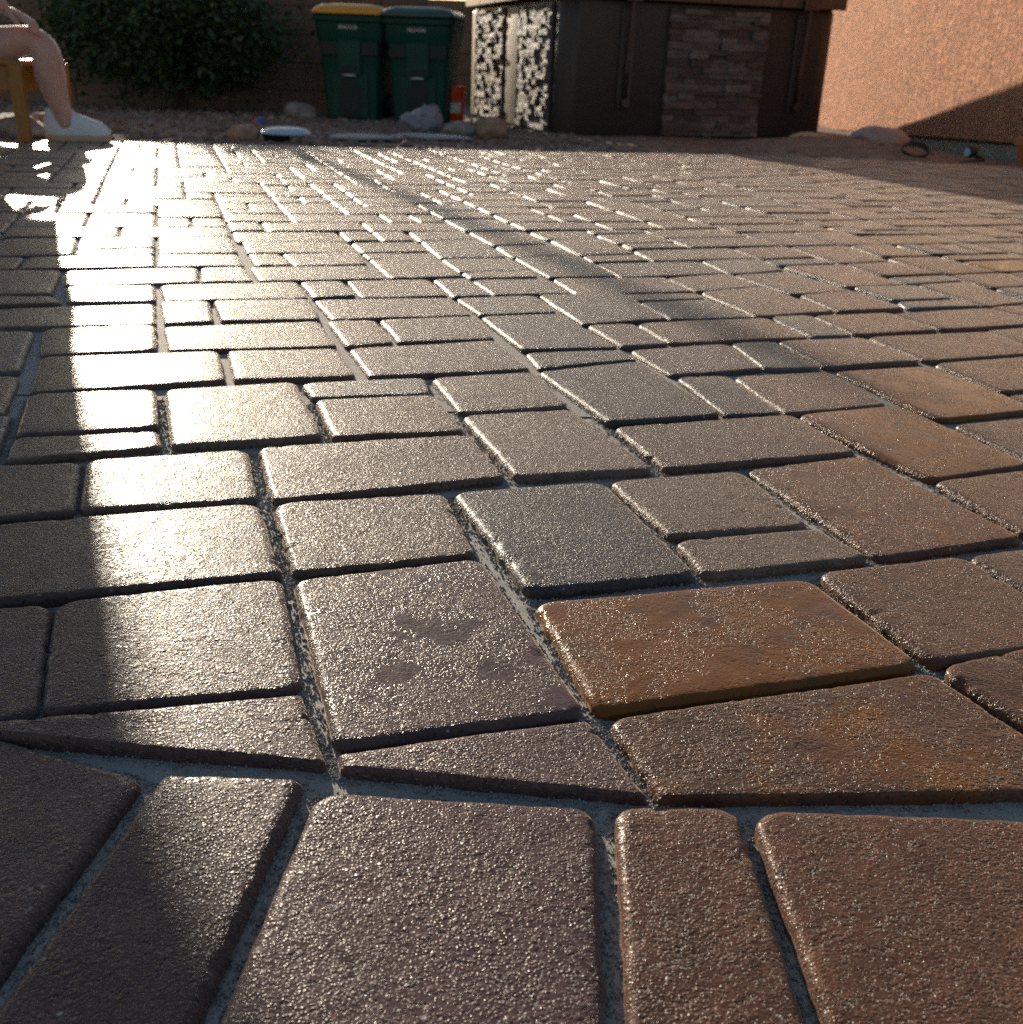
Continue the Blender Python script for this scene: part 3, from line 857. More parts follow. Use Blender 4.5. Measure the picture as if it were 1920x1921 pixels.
('',-2284,4206,-2211,4216,-2177,4095,-2251,4084),
('',-1526,4201,-1384,4227,-1347,4109,-1490,4082),
('',-2521,4237,-2374,4256,-2324,4074,-2472,4053),
('',-104,4205,-36,4223,6,4110,-62,4091),
('',-398,4192,-193,4243,-152,4130,-358,4077),
('',-1313,4240,-1172,4268,-1115,4092,-1257,4064),
('',1031,4174,1161,4220,1185,4165,1054,4119),
('',-556,4216,-418,4249,-378,4134,-516,4101),
('',-784,4225,-714,4241,-675,4126,-745,4110),
('',1380,4235,1509,4284,1582,4120,1453,4070),
('',1928,4194,2118,4273,2170,4166,1979,4084),
('',-1920,4259,-1776,4282,-1724,4104,-1868,4080),
('',-1759,4223,-1544,4260,-1508,4142,-1724,4104),
('',566,4211,765,4273,810,4163,611,4099),
('',2144,4220,2270,4274,2322,4167,2196,4111),
('',1686,4225,1814,4276,1864,4167,1736,4116),
('',188,4223,389,4281,432,4170,231,4110),
('',-714,4241,-576,4273,-536,4158,-675,4126),
('',1161,4220,1356,4290,1404,4181,1209,4109),
('',-1012,4238,-803,4283,-764,4168,-974,4122),
('',-1172,4268,-1101,4282,-1064,4166,-1134,4151),
('',389,4281,522,4321,588,4155,455,4114),
('',853,4240,1050,4306,1096,4197,899,4129),
('',1509,4284,1637,4333,1711,4170,1582,4120),
('',765,4273,830,4295,876,4185,810,4163),
('',-1101,4282,-1031,4296,-993,4180,-1064,4166),
('',-2228,4276,-2010,4308,-1976,4188,-2194,4156),
('',-1402,4286,-1331,4299,-1294,4182,-1365,4168),
('',2270,4274,2332,4302,2385,4195,2322,4167),
('',1814,4276,1941,4327,1992,4220,1864,4167),
('',-57,4279,145,4334,188,4223,-15,4166),
('',-213,4300,-145,4317,-104,4205,-172,4187),
('',-2010,4308,-1938,4319,-1903,4200,-1976,4188),
('',-2390,4317,-2244,4336,-2211,4216,-2358,4196),
('',-145,4317,-78,4335,-36,4223,-104,4205),
('',-438,4305,-234,4356,-193,4243,-398,4192),
('',522,4321,588,4341,632,4231,566,4211),
('',-596,4329,-527,4345,-487,4232,-556,4216),
('',-1331,4299,-1190,4325,-1172,4268,-1313,4240),
('',-1794,4341,-1722,4353,-1687,4235,-1759,4223),
('',2332,4302,2519,4387,2572,4281,2385,4195),
('',-527,4345,-458,4361,-418,4249,-487,4232),
('',-1938,4319,-1794,4341,-1776,4282,-1920,4259),
('',1026,4360,1156,4405,1227,4243,1096,4197),
('',-1579,4377,-1438,4401,-1384,4227,-1526,4201),
('',-1050,4353,-980,4367,-942,4253,-1012,4238),
('',1637,4333,1764,4383,1814,4276,1686,4225),
('',-822,4340,-615,4386,-576,4273,-784,4225),
('',-1722,4353,-1579,4377,-1544,4260,-1687,4235),
('',145,4334,346,4391,389,4281,188,4223),
('',-2553,4358,-2406,4377,-2374,4256,-2521,4237),
('',1180,4351,1244,4374,1291,4266,1227,4243),
('',588,4341,785,4403,830,4295,632,4231),
('',-980,4367,-841,4396,-803,4283,-942,4253),
('',1916,4381,2042,4433,2118,4273,1992,4220),
('',2067,4380,2192,4433,2270,4274,2144,4220),
('',808,4349,1004,4414,1050,4306,853,4240),
('',2244,4328,2369,4383,2395,4330,2270,4274),
('',1244,4374,1309,4397,1356,4290,1291,4266),
('',-1208,4383,-1138,4396,-1101,4282,-1172,4268),
('',1309,4397,1437,4444,1509,4284,1380,4235),
('',1764,4383,1828,4408,1878,4301,1814,4276),
('',-234,4356,-98,4390,-78,4335,-213,4300),
('',-1138,4396,-1068,4410,-1031,4296,-1101,4282),
('',-1438,4401,-1367,4414,-1331,4299,-1402,4286),
('',-98,4390,103,4444,145,4334,-57,4279),
('',346,4391,544,4450,588,4341,389,4281),
('',1828,4408,1891,4433,1941,4327,1878,4301),
('',-478,4417,-410,4433,-370,4322,-438,4305),
('',-1367,4414,-1227,4440,-1190,4325,-1331,4299),
('',-2277,4455,-2132,4474,-2082,4297,-2228,4276),
('',-1811,4400,-1668,4423,-1651,4365,-1794,4341),
('',2369,4383,2493,4439,2519,4387,2395,4330),
('',-2422,4436,-2277,4455,-2244,4336,-2390,4317),
('',1437,4444,1564,4492,1637,4333,1509,4284),
('',-1971,4436,-1828,4458,-1794,4341,-1938,4319),
('',-634,4441,-566,4457,-527,4345,-596,4329),
('',-410,4433,-274,4466,-234,4356,-370,4322),
('',-2132,4474,-1988,4495,-1938,4319,-2082,4297),
('',544,4450,610,4470,654,4362,588,4341),
('',103,4444,237,4481,279,4372,145,4334),
('',-566,4457,-498,4473,-458,4361,-527,4345),
('',632,4416,763,4457,785,4403,654,4362),
('',1588,4439,1715,4488,1764,4383,1637,4333),
('',763,4457,828,4478,873,4371,808,4349),
('',-860,4453,-654,4497,-615,4386,-822,4340),
('',2192,4433,2379,4515,2431,4411,2244,4328),
('',981,4467,1046,4489,1091,4382,1026,4360),
('',-2585,4478,-2438,4495,-2406,4377,-2553,4358),
('',1133,4458,1262,4503,1309,4397,1180,4351),
('',-274,4466,-139,4500,-98,4390,-234,4356),
('',-1087,4467,-879,4509,-841,4396,-1050,4353),
('',-1685,4480,-1544,4504,-1508,4389,-1651,4365),
('',828,4478,893,4499,939,4392,873,4371),
('',237,4481,369,4518,412,4410,279,4372),
('',1046,4489,1110,4511,1156,4405,1091,4382),
('',-1385,4471,-1245,4497,-1227,4440,-1367,4414),
('',893,4499,958,4520,1004,4414,939,4392),
('',1715,4488,1841,4538,1891,4433,1764,4383),
('',610,4470,741,4510,763,4457,632,4416),
('',-1845,4516,-1702,4538,-1668,4423,-1811,4400),
('',-139,4500,62,4552,103,4444,-98,4390),
('',2017,4485,2203,4564,2255,4460,2067,4380),
('',1262,4503,1390,4549,1437,4444,1309,4397),
('',-2438,4495,-2293,4514,-2277,4455,-2422,4436),
('',-1263,4553,-1123,4579,-1068,4410,-1208,4383),
('',1841,4538,1967,4589,2042,4433,1916,4381),
('',-1561,4561,-1420,4584,-1367,4414,-1508,4389),
('',2379,4515,2502,4571,2554,4467,2431,4411),
('',369,4518,566,4576,610,4470,412,4410),
('',-517,4528,-314,4575,-274,4466,-478,4417),
('',-673,4552,-604,4567,-566,4457,-634,4441),
('',-2004,4552,-1861,4573,-1828,4458,-1971,4436),
('',-294,4521,-159,4554,-139,4500,-274,4466),
('',2229,4512,2353,4567,2379,4515,2255,4460),
('',958,4520,1087,4564,1110,4511,981,4467),
('',-2600,4538,-2454,4554,-2438,4495,-2585,4478),
('',-604,4567,-536,4583,-498,4473,-566,4457),
('',1390,4549,1517,4596,1564,4492,1437,4444),
('',-1702,4538,-1561,4561,-1544,4504,-1685,4480),
('',62,4552,261,4606,303,4499,103,4444),
('',-2309,4572,-2092,4600,-2060,4484,-2277,4455),
('',-897,4564,-692,4607,-654,4497,-860,4453),
('',719,4564,849,4605,893,4499,763,4457),
('',566,4576,632,4596,675,4490,610,4470),
('',2502,4571,2563,4599,2616,4496,2554,4467),
('',-2454,4554,-2309,4572,-2293,4514,-2438,4495),
('',1517,4596,1643,4644,1715,4488,1588,4439),
('',-1123,4579,-916,4619,-879,4509,-1087,4467),
('',1087,4564,1279,4630,1326,4526,1133,4458),
('',-2092,4600,-2021,4610,-1988,4495,-2060,4484),
('',632,4596,697,4616,741,4510,675,4490),
('',2563,4599,2624,4627,2677,4525,2616,4496),
('',-1438,4640,-1298,4665,-1245,4497,-1385,4471),
('',-179,4608,-45,4642,-5,4535,-139,4500),
('',1967,4589,2153,4666,2203,4564,2017,4485),
('',2178,4615,2240,4642,2291,4539,2229,4512),
('',1667,4592,1855,4666,1904,4563,1715,4488),
('',2327,4618,2388,4645,2440,4543,2379,4515),
('',261,4606,458,4663,501,4557,303,4499),
('',-1878,4630,-1665,4662,-1631,4549,-1845,4516),
('',-2021,4610,-1878,4630,-1861,4573,-2004,4552),
('',-333,4630,-199,4662,-159,4554,-294,4521),
('',2414,4594,2537,4650,2563,4599,2440,4543),
('',827,4657,955,4699,1023,4542,893,4499),
('',2240,4642,2301,4669,2353,4567,2291,4539),
('',-555,4637,-353,4683,-314,4575,-517,4528),
('',-45,4642,154,4694,195,4588,-5,4535),
('',-1298,4665,-1228,4677,-1193,4566,-1263,4553),
('',978,4647,1106,4690,1151,4586,1023,4542),
('',-1665,4662,-1455,4696,-1420,4584,-1631,4549),
('',675,4669,740,4689,784,4584,719,4564),
('',1256,4682,1383,4727,1453,4573,1326,4526),
('',2624,4627,2746,4684,2772,4634,2651,4576),
('',458,4663,654,4721,697,4616,501,4557),
('',1855,4666,1979,4716,2029,4614,1904,4563),
('',-934,4674,-729,4716,-692,4607,-897,4564),
('',-1228,4677,-1021,4715,-985,4606,-1193,4566),
('',1643,4644,1768,4692,1792,4641,1667,4592),
('',740,4689,805,4709,849,4605,784,4584),
('',1406,4676,1532,4722,1580,4620,1453,4573),
('',-729,4716,-593,4745,-536,4583,-673,4552),
('',154,4694,220,4712,261,4606,195,4588),
('',-199,4662,-65,4695,-45,4642,-179,4608),
('',1106,4690,1233,4733,1279,4630,1151,4586),
('',-1021,4715,-952,4729,-916,4619,-985,4606),
('',2153,4666,2276,4719,2301,4669,2178,4615),
('',2363,4696,2485,4750,2537,4650,2414,4594),
('',-1455,4696,-1315,4720,-1298,4665,-1438,4640),
('',2276,4719,2337,4746,2388,4645,2327,4618),
('',220,4712,416,4767,458,4663,261,4606),
('',1768,4692,1893,4742,1917,4691,1792,4641),
('',2511,4700,2693,4785,2746,4684,2563,4599),
('',-85,4748,-19,4765,21,4659,-45,4642),
('',1979,4716,2164,4793,2214,4693,2029,4614),
('',-1315,4720,-1177,4744,-1159,4690,-1298,4665),
('',1532,4722,1720,4793,1768,4692,1580,4620),
('',-372,4737,-172,4784,-132,4679,-333,4630),
('',933,4750,997,4771,1042,4668,978,4647),
('',-593,4745,-391,4790,-353,4683,-555,4637),
('',-19,4765,47,4782,88,4677,21,4659),
('',-1177,4744,-1108,4757,-1090,4702,-1159,4690),
('',-172,4784,-105,4801,-65,4695,-132,4679),
('',1744,4743,1868,4792,1893,4742,1768,4692),
('',-1108,4757,-970,4783,-952,4729,-1090,4702),
('',416,4767,611,4824,654,4721,458,4663),
('',-970,4783,-766,4823,-729,4716,-934,4674),
('',997,4771,1188,4835,1233,4733,1042,4668),
('',761,4812,889,4852,955,4699,827,4657),
('',47,4782,244,4834,285,4730,88,4677),
('',2164,4793,2225,4819,2276,4719,2214,4693),
('',1360,4778,1548,4846,1595,4746,1406,4676),
('',611,4824,740,4863,805,4709,675,4669),
('',2312,4796,2433,4850,2485,4750,2363,4696),
('',1188,4835,1314,4879,1383,4727,1256,4682),
('',2225,4819,2286,4846,2337,4746,2276,4719),
('',2693,4785,2813,4842,2840,4792,2719,4735),
('',-766,4823,-563,4866,-526,4760,-729,4716),
('',1844,4842,1967,4891,2041,4742,1917,4691),
('',244,4834,375,4870,416,4767,285,4730),
('',-545,4813,-410,4843,-391,4790,-526,4760),
('',2433,4850,2554,4905,2632,4756,2511,4700),
('',2606,4806,2727,4862,2753,4813,2632,4756),
('',-410,4843,-211,4889,-172,4784,-372,4737),
('',1696,4843,1820,4892,1868,4792,1744,4743),
('',889,4852,1017,4893,1061,4792,933,4750),
('',1992,4842,2176,4918,2225,4819,2041,4742),
('',-144,4905,-13,4937,47,4782,-85,4748),
('',1525,4896,1649,4943,1720,4793,1595,4746),
('',-211,4889,-144,4905,-105,4801,-172,4784),
('',375,4870,569,4925,611,4824,416,4767),
('',-563,4866,-429,4895,-410,4843,-545,4813),
('',158,4868,289,4903,309,4852,179,4816),
('',1314,4879,1502,4946,1548,4846,1360,4778),
('',2554,4905,2614,4932,2666,4834,2606,4806),
('',1017,4893,1206,4956,1251,4857,1061,4792),
('',-13,4937,118,4970,179,4816,47,4782),
('',2176,4918,2236,4944,2286,4846,2225,4819),
('',-429,4895,-296,4925,-277,4873,-410,4843),
('',2700,4911,2820,4968,2873,4871,2753,4813),
('',1673,4893,1796,4941,1820,4892,1696,4843),
('',718,4913,909,4972,953,4872,761,4812),
('',569,4925,697,4963,740,4863,611,4824),
('',2236,4944,2357,4996,2433,4850,2312,4796),
('',2614,4932,2674,4960,2727,4862,2666,4834),
('',269,4954,334,4971,375,4870,309,4852),
('',-296,4925,-164,4956,-144,4905,-277,4873),
('',1796,4941,1919,4989,1967,4891,1844,4842),
('',1943,4940,2065,4990,2115,4892,1992,4842),
('',2383,4948,2503,5002,2554,4905,2433,4850),
('',334,4971,398,4989,439,4888,375,4870),
('',1206,4956,1393,5021,1439,4923,1251,4857),
('',-164,4956,-32,4988,-13,4937,-144,4905),
('',398,4989,463,5007,504,4907,439,4888),
('',99,5021,228,5055,289,4903,158,4868),
('',1626,4992,1749,5038,1796,4941,1673,4893),
('',2065,4990,2187,5041,2236,4944,2115,4892),
('',888,5022,1014,5062,1080,4914,953,4872),
('',-32,4988,99,5021,118,4970,-13,4937),
('',2503,5002,2623,5056,2674,4960,2554,4905),
('',1393,5021,1456,5044,1502,4946,1439,4923),
('',1036,5013,1161,5055,1206,4956,1080,4914),
('',463,5007,655,5063,697,4963,504,4907),
('',676,5013,866,5071,909,4972,718,4913),
('',1456,5044,1579,5089,1649,4943,1525,4896),
('',2648,5008,2826,5092,2879,4997,2700,4911),
('',2187,5041,2247,5067,2297,4970,2236,4944),
('',1895,5038,2017,5087,2065,4990,1943,4940),
('',228,5055,357,5089,398,4989,269,4954),
('',2332,5045,2452,5097,2503,5002,2383,4948),
('',1161,5055,1286,5097,1331,4999,1206,4956),
('',2247,5067,2307,5092,2357,4996,2297,4970),
('',1725,5086,1847,5134,1919,4989,1796,4941),
('',1579,5089,1641,5111,1687,5015,1626,4992),
('',2017,5087,2138,5136,2187,5041,2065,4990),
('',357,5089,550,5142,591,5044,398,4989),
('',634,5112,697,5130,739,5032,676,5013),
('',1641,5111,1702,5134,1749,5038,1687,5015),
('',2452,5097,2571,5151,2623,5056,2503,5002),
('',845,5120,908,5139,951,5042,888,5022),
('',1286,5097,1472,5162,1517,5066,1331,4999),
('',2597,5104,2715,5159,2767,5064,2648,5008),
('',2826,5092,3003,5179,3056,5084,2879,4997),
('',992,5111,1180,5172,1224,5076,1036,5013),
('',697,5130,824,5168,866,5071,739,5032),
('',908,5139,971,5159,1014,5062,951,5042),
('',2138,5136,2198,5162,2247,5067,2187,5041),
('',550,5142,613,5161,655,5063,591,5044),
('',2198,5162,2258,5187,2307,5092,2247,5067),
('',1824,5181,1945,5229,2017,5087,1895,5038),
('',2715,5159,2833,5215,2885,5121,2767,5064),
('',2258,5187,2377,5238,2452,5097,2332,5045),
('',1472,5162,1656,5229,1702,5134,1517,5066),
('',613,5161,740,5198,761,5149,634,5112),
('',1180,5172,1365,5235,1410,5140,1224,5076),
('',824,5168,949,5207,971,5159,845,5120),
('',2402,5192,2521,5245,2571,5151,2452,5097),
('',2546,5198,2664,5252,2715,5159,2597,5104),
('',949,5207,1074,5247,1117,5151,992,5111),
('',1656,5229,1777,5275,1847,5134,1725,5086),
('',1945,5229,2065,5277,2138,5136,2017,5087),
('',2113,5184,2233,5234,2258,5187,2138,5136),
('',740,5198,865,5236,887,5188,761,5149),
('',2833,5215,3008,5300,3061,5208,2885,5121),
('',1074,5247,1198,5287,1242,5193,1117,5151),
('',865,5236,990,5274,1012,5227,887,5188),
('',1343,5282,1466,5325,1533,5184,1410,5140),
('',1777,5275,1837,5298,1884,5205,1824,5181),
('',2664,5252,2840,5335,2892,5243,2715,5159),
('',2065,5277,2185,5326,2233,5234,2113,5184),
('',990,5274,1053,5294,1074,5247,1012,5227),
('',2352,5285,2471,5337,2521,5245,2402,5192),
('',1488,5278,1670,5345,1716,5252,1533,5184),
('',2496,5291,2613,5344,2664,5252,2546,5198),
('',1837,5298,1958,5345,2005,5253,1884,5205),
('',2185,5326,2303,5376,2377,5238,2258,5187),
('',1176,5334,1299,5375,1365,5235,1242,5193),
('',1053,5294,1176,5334,1198,5287,1074,5247),
('',2840,5335,2898,5363,2950,5271,2892,5243),
('',1670,5345,1791,5390,1837,5298,1716,5252),
('',1958,5345,2077,5393,2125,5302,2005,5253),
('',2613,5344,2730,5398,2781,5307,2664,5252),
('',1299,5375,1421,5417,1466,5325,1343,5282),
('',1443,5371,1625,5436,1670,5345,1488,5278),
('',2755,5353,2872,5408,2898,5363,2781,5307),
('',2077,5393,2137,5417,2185,5326,2125,5302),
('',2872,5408,2987,5464,3066,5329,2950,5271),
('',2446,5382,2621,5461,2672,5371,2496,5291),
('',2279,5422,2396,5472,2471,5337,2352,5285),
('',1791,5390,1970,5460,2018,5369,1837,5298),
('',2137,5417,2196,5442,2244,5351,2185,5326),
('',1648,5391,1768,5435,1791,5390,1670,5345),
('',1421,5417,1482,5438,1504,5393,1443,5371),
('',2196,5442,2255,5467,2303,5376,2244,5351),
('',2705,5443,2820,5498,2872,5408,2755,5353),
('',2621,5461,2679,5488,2730,5398,2672,5371),
('',1482,5438,1603,5481,1625,5436,1504,5393),
('',1970,5460,2089,5507,2137,5417,2018,5369),
('',2396,5472,2455,5498,2504,5408,2446,5382),
('',1603,5481,1723,5525,1768,5435,1648,5391),
('',2846,5453,2961,5509,2987,5464,2872,5408),
('',1745,5481,1924,5549,1970,5460,1791,5390),
('',2089,5507,2207,5555,2255,5467,2137,5417),
('',2455,5498,2629,5576,2679,5488,2504,5408),
('',2231,5511,2406,5586,2455,5498,2279,5422),
('',2795,5542,2852,5569,2904,5481,2846,5453),
('',2654,5532,2769,5586,2820,5498,2705,5443),
('',2935,5553,2992,5581,3044,5493,2987,5464),
('',1723,5525,1842,5570,1865,5526,1745,5481),
('',1924,5549,2042,5595,2089,5507,1970,5460),
('',2852,5569,2909,5597,2961,5509,2904,5481),
('',2406,5586,2464,5611,2513,5524,2455,5498),
('',1842,5570,1960,5616,1983,5572,1865,5526),
('',2042,5595,2159,5643,2207,5555,2089,5507),
('',2604,5620,2662,5646,2712,5559,2654,5532),
('',2183,5599,2358,5673,2406,5586,2231,5511),
('',2464,5611,2579,5663,2629,5576,2513,5524),
('',2744,5629,2801,5656,2852,5569,2795,5542),
('',2884,5640,2941,5668,2992,5581,2935,5553),
('',2662,5646,2719,5672,2769,5586,2712,5559),
('',1960,5616,2077,5663,2101,5619,1983,5572),
('',2801,5656,2858,5683,2909,5597,2852,5569),
('',2358,5673,2415,5698,2464,5611,2406,5586),
('',2159,5643,2276,5691,2300,5648,2183,5599),
('',2077,5663,2136,5686,2159,5643,2101,5619),
('',2415,5698,2473,5723,2522,5637,2464,5611),
('',2719,5672,2833,5726,2858,5683,2744,5629),
('',2136,5686,2252,5734,2276,5691,2159,5643),
('',2555,5706,2669,5757,2719,5672,2604,5620),
('',2473,5723,2530,5748,2579,5663,2522,5637),
('',2833,5726,2890,5753,2941,5668,2884,5640),
('',2252,5734,2367,5783,2415,5698,2300,5648),
('',2669,5757,2726,5784,2776,5699,2719,5672),
('',2391,5740,2506,5790,2530,5748,2415,5698),
('',2367,5783,2482,5832,2506,5790,2391,5740),
('',2506,5790,2677,5867,2726,5784,2555,5706),
('',2701,5826,2814,5878,2890,5753,2776,5699),
('',2865,5795,3033,5877,3084,5794,2915,5710),
('',2482,5832,2539,5857,2563,5816,2506,5790),
('',2839,5837,2952,5891,2977,5849,2865,5795),
('',2539,5857,2652,5908,2677,5867,2563,5816),
('',2652,5908,2765,5960,2814,5878,2701,5826),
('',2926,5932,2982,5959,3033,5877,2977,5849),
('',2765,5960,2876,6013,2952,5891,2839,5837),
('',2876,6013,2987,6066,3038,5986,2926,5932),
]
# ---------------------------------------------------------------- paving
def rounded(q, ins, rad, n, seed):
    """q: four corners (counted clockwise from far left), ins: inset of each side, n points in each corner arc"""
    P = []
    L = []
    for k in range(4):
        a, b = q[k], q[(k + 1) % 4]
        d = (b - a).normalized(); nn = Vector((-d.y, d.x))
        c = sum(q, Vector((0, 0))) / 4
        if (c - a).dot(nn) < 0: nn = -nn
        L.append((a + nn * ins[k], d, nn))
    out = []
    for k in range(4):
        a, d, n1 = L[k - 1]; b, e, n2 = L[k]
        cr = d.x * e.y - d.y * e.x
        t = ((b - a).x * e.y - (b - a).y * e.x) / cr
        corner = a + d * t
        r = max(rad[k], .0004)
        half = math.acos(max(-1, min(1, (-d).dot(e)))) / 2
        cut = r / math.tan(half)
        ctr = corner + (-d + e).normalized() * (r / math.sin(half))
        a0 = corner - d * cut - ctr; a1 = corner + e * cut - ctr
        th0 = math.atan2(a0.y, a0.x); th1 = math.atan2(a1.y, a1.x)
        dt = (th1 - th0 + math.pi) % (2 * math.pi) - math.pi
        for i in range(n):
            th = th0 + dt * i / (n - 1)
            out.append(ctr + Vector((math.cos(th), math.sin(th))) * r)
    return out

def paver_geometry(q, sharp, lod, rnd, dz, tx, ty):
    """sharp: sides that were sawn (no rounding). Returns verts (world), faces."""
    nc, ne, prof, inner = {0: (10, 40, 9, 9), 1: (5, 9, 6, 3), 2: (3, 2, 4, 1)}[lod]
    gap = [rnd.uniform(.0008, .0019) if not sharp[k] else rnd.uniform(.0015, .003) for k in range(4)]
    bev = [(rnd.uniform(.0060, .0085) if lod < 2 else rnd.uniform(.008, .0105)) if not sharp[k] else .0018 for k in range(4)]
    drop = .0056 if lod < 2 else .0072
    def densify(pts):
        res = []
        N = len(pts)
        for k in range(4):
            seg = pts[k * nc:(k + 1) * nc]; res += seg
            a = seg[-1]; b = pts[((k + 1) * nc) % N]
            for i in range(1, ne + 1):
                # denser near the ends is not needed; uniform along the side
                res.append(a + (b - a) * (i / (ne + 1)))
        return res
    mind = min((q[k] - q[(k + 1) % 4]).length for k in range(4))
    cr = [min(mind * .18, rnd.uniform(.011, .017)) if not (sharp[k] or sharp[k - 1]) else .003 for k in range(4)]
    c = sum(q, Vector((0, 0))) / 4
    rings = []
    levels = [(-.0, -.035), (-.0, -.011)]
    for i in range(prof):
        th = (i / (prof - 1)) * math.pi / 2
        levels.append((1 - math.cos(th), None, math.sin(th)))
    so = rnd.uniform(0, 90)
    outer0 = densify(rounded(q, gap, cr, nc, 0))
    for lv in levels:
        if lv[1] is not None:
            f, z = 0, lv[1]; s = None
        else:
            f, s = lv[0], lv[2]; z = None
        ins = [gap[k] + bev[k] * f for k in range(4)]
        # corner radius shrinks slowly so the rounding stays soft
        rad = [max(.0006, cr[k] - .35 * min(bev[k], bev[k - 1]) * f) for k in range(4)]
        ring = densify(rounded(q, ins, rad, nc, 0))
        rings.append([(p, (z if z is not None else -drop * (1 - s))) for p in ring])
    last = rings[-1]
    for i in range(1, inner + 1):
        t = 1 - i / (inner + 1)
        rings.append([(c + (p - c) * t, z) for p, z in last])
    V = []
    amp = 1.0 if lod < 2 else .0
    hw = mind
    for ri, ring in enumerate(rings):
        for (p, z) in ring:
            x, y = p
            top = ri >= 2
            if amp:
                w = Vector((x * 9 + so, y * 9, 0)); w2 = Vector((x * 55, y * 55, so)); w3 = Vector((x * 170, y * 170, so))
                if top: z += .0011 * mn.noise(w) + .00035 * mn.noise(w2) + (.00022 * mn.noise(w3) if lod == 0 else 0)
                if ri < 2 + prof:
                    e = .0009 * mn.noise(Vector((x * 60, y * 60, 5 + so))) + .0006 * mn.noise(Vector((x * 220, y * 220, z * 90 + so)))
                    if ri < 3: e *= 1.8
                    ch = mn.noise(Vector((x * 62, y * 62, 11 + so))) + .3 * mn.noise(Vector((x * 190, y * 190, 3 + so)))
                    if ch > .45:                      # knocked-off bits of the arris
                        k_ = min(1, (ch - .45) * 5); e -= k_ * .0011; z -= k_ * .0010 * (1 if ri > 2 else 0)
                    dd = (p - c).normalized(); x += dd.x * e; y += dd.y * e
            zz = z + dz + (x - c.x) * tx + (y - c.y) * ty
            V.append((x, y, zz))
    N = len(rings[0]); F = []
    for a in range(len(rings) - 1):
        for k in range(N):
            k2 = (k + 1) % N
            F.append((a * N + k, a * N + k2, (a + 1) * N + k2, (a + 1) * N + k))
    V.append((c.x, c.y, dz + (.0011 * mn.noise(Vector((c.x * 9 + so, c.y * 9, 0))) if amp else 0)))
    ci = len(V) - 1; a = len(rings) - 1
    for k in range(N): F.append((a * N + k, a * N + (k + 1) % N, ci))
    return V, F

TONES = dict(brown=(.128, .070, .049), purple=(.100, .056, .050), red=(.146, .068, .043), tan=(.160, .102, .071), char=(.052, .046, .046), grey=(.120, .110, .103), rust=(.126, .058, .033))
TONE_OF = {}
for k in 'S2 U7 U8 V9 X8 W13 V8 X6 Y10 W11'.split(): TONE_OF[k] = ('char', 0)
for k in 'V14 V12 X12 X14 W23'.split(): TONE_OF[k] = ('grey', 0)
for k in 'Q1 Q2 P1 S0 B1 B2 P2 T0'.split(): TONE_OF[k] = ('purple', .05)
TONE_OF['Q2'] = ('purple', -.75)
TONE_OF['B3'] = ('purple', -.28)
for k in 'S3 S4 U3 T3 S1'.split(): TONE_OF[k] = ('tan', .05)
TONE_OF['S1'] = ('brown', .2)
for k, v in dict(Q3=.68, P3=.46, T5=.58, U10=.58, S5=.40, B5=.30, P4=.42, Q4=.30, X18=.8, B4=.28, U11=.3, S6=.2).items(): TONE_OF[k] = ('rust', v)
for k in 'T4 T6 U9 V15'.split(): TONE_OF[k] = ('brown', .2)
for k in 'V16 V11 W22 X15 Y18 Y20 W20'.split(): TONE_OF[k] = ('red', .1)
SHARP = {'P1': (0, 0, 1, 0), 'P2': (0, 0, 1, 0), 'P3': (0, 0, 1, 0), 'P4': (0, 0, 1, 0), 'B2': (1, 0, 0, 0)}

pave = thing('patio_pavement', (0, 0, 0), 0, None, None)
pave['kind'] = 'structure'
rnd = random.Random(5)
bigV, bigF, bigT = [], [], []
GSAND = []
for idx, rec in enumerate(PAVERS):
    nm = rec[0]
    q = [Vector((rec[1 + 2 * k] / 1000, rec[2 + 2 * k] / 1000)) for k in range(4)]
    c = sum(q, Vector((0, 0))) / 4
    if c.x > .6 and c.y > 5.40 - .117 * (c.x - .67): continue        # the paving is cut off along the bare dirt here
    sh = SHARP.get(nm, (0, 0, 0, 0))
    dist = c.length
    lod = 0 if dist < 1.15 else (1 if dist < 2.3 else 2)
    if idx >= 300: lod = 2
    if nm in TONE_OF:
        key, al = TONE_OF[nm]
    else:
        w = 1 if c.x > .3 else 0
        key = rnd.choices(['brown', 'purple', 'red', 'tan', 'char', 'grey', 'rust'], [5, 3, 1 + 2 * w, 2 + w, 1.6 - w * .6, .7, .6 + w])[0]
        al = rnd.uniform(0, .22) + (.2 if key == 'rust' else 0)
    b = TONES[key]; m = rnd.uniform(.88, 1.14)
    tone = (b[0] * m * rnd.uniform(.96, 1.04), b[1] * m, b[2] * m * rnd.uniform(.96, 1.04), al)
    near = dist < 1.2
    V, F = paver_geometry(q, sh, lod, rnd, rnd.uniform(-.0012, .0012), rnd.uniform(-.010, .010), rnd.uniform(-.012, .012))
    if idx < 300:
        V = [(v[0] - c.x, v[1] - c.y, v[2]) for v in V]
        o = mesh_obj('paver', V, F, MAT['paver'], pave, True, (c.x, c.y, 0))
        at = o.data.attributes.new('tone', 'FLOAT_COLOR', 'FACE')
        at.data.foreach_set('color', list(tone) * len(F))
    else:
        n0 = len(bigV); bigV += V; bigF += [tuple(i + n0 for i in f) for f in F]; bigT += list(tone) * len(F)
o = mesh_obj('distant_pavers', bigV, bigF, MAT['paver'], pave)
at = o.data.attributes.new('tone', 'FLOAT_COLOR', 'FACE'); at.data.foreach_set('color', bigT)
o['kind'] = 'stuff'

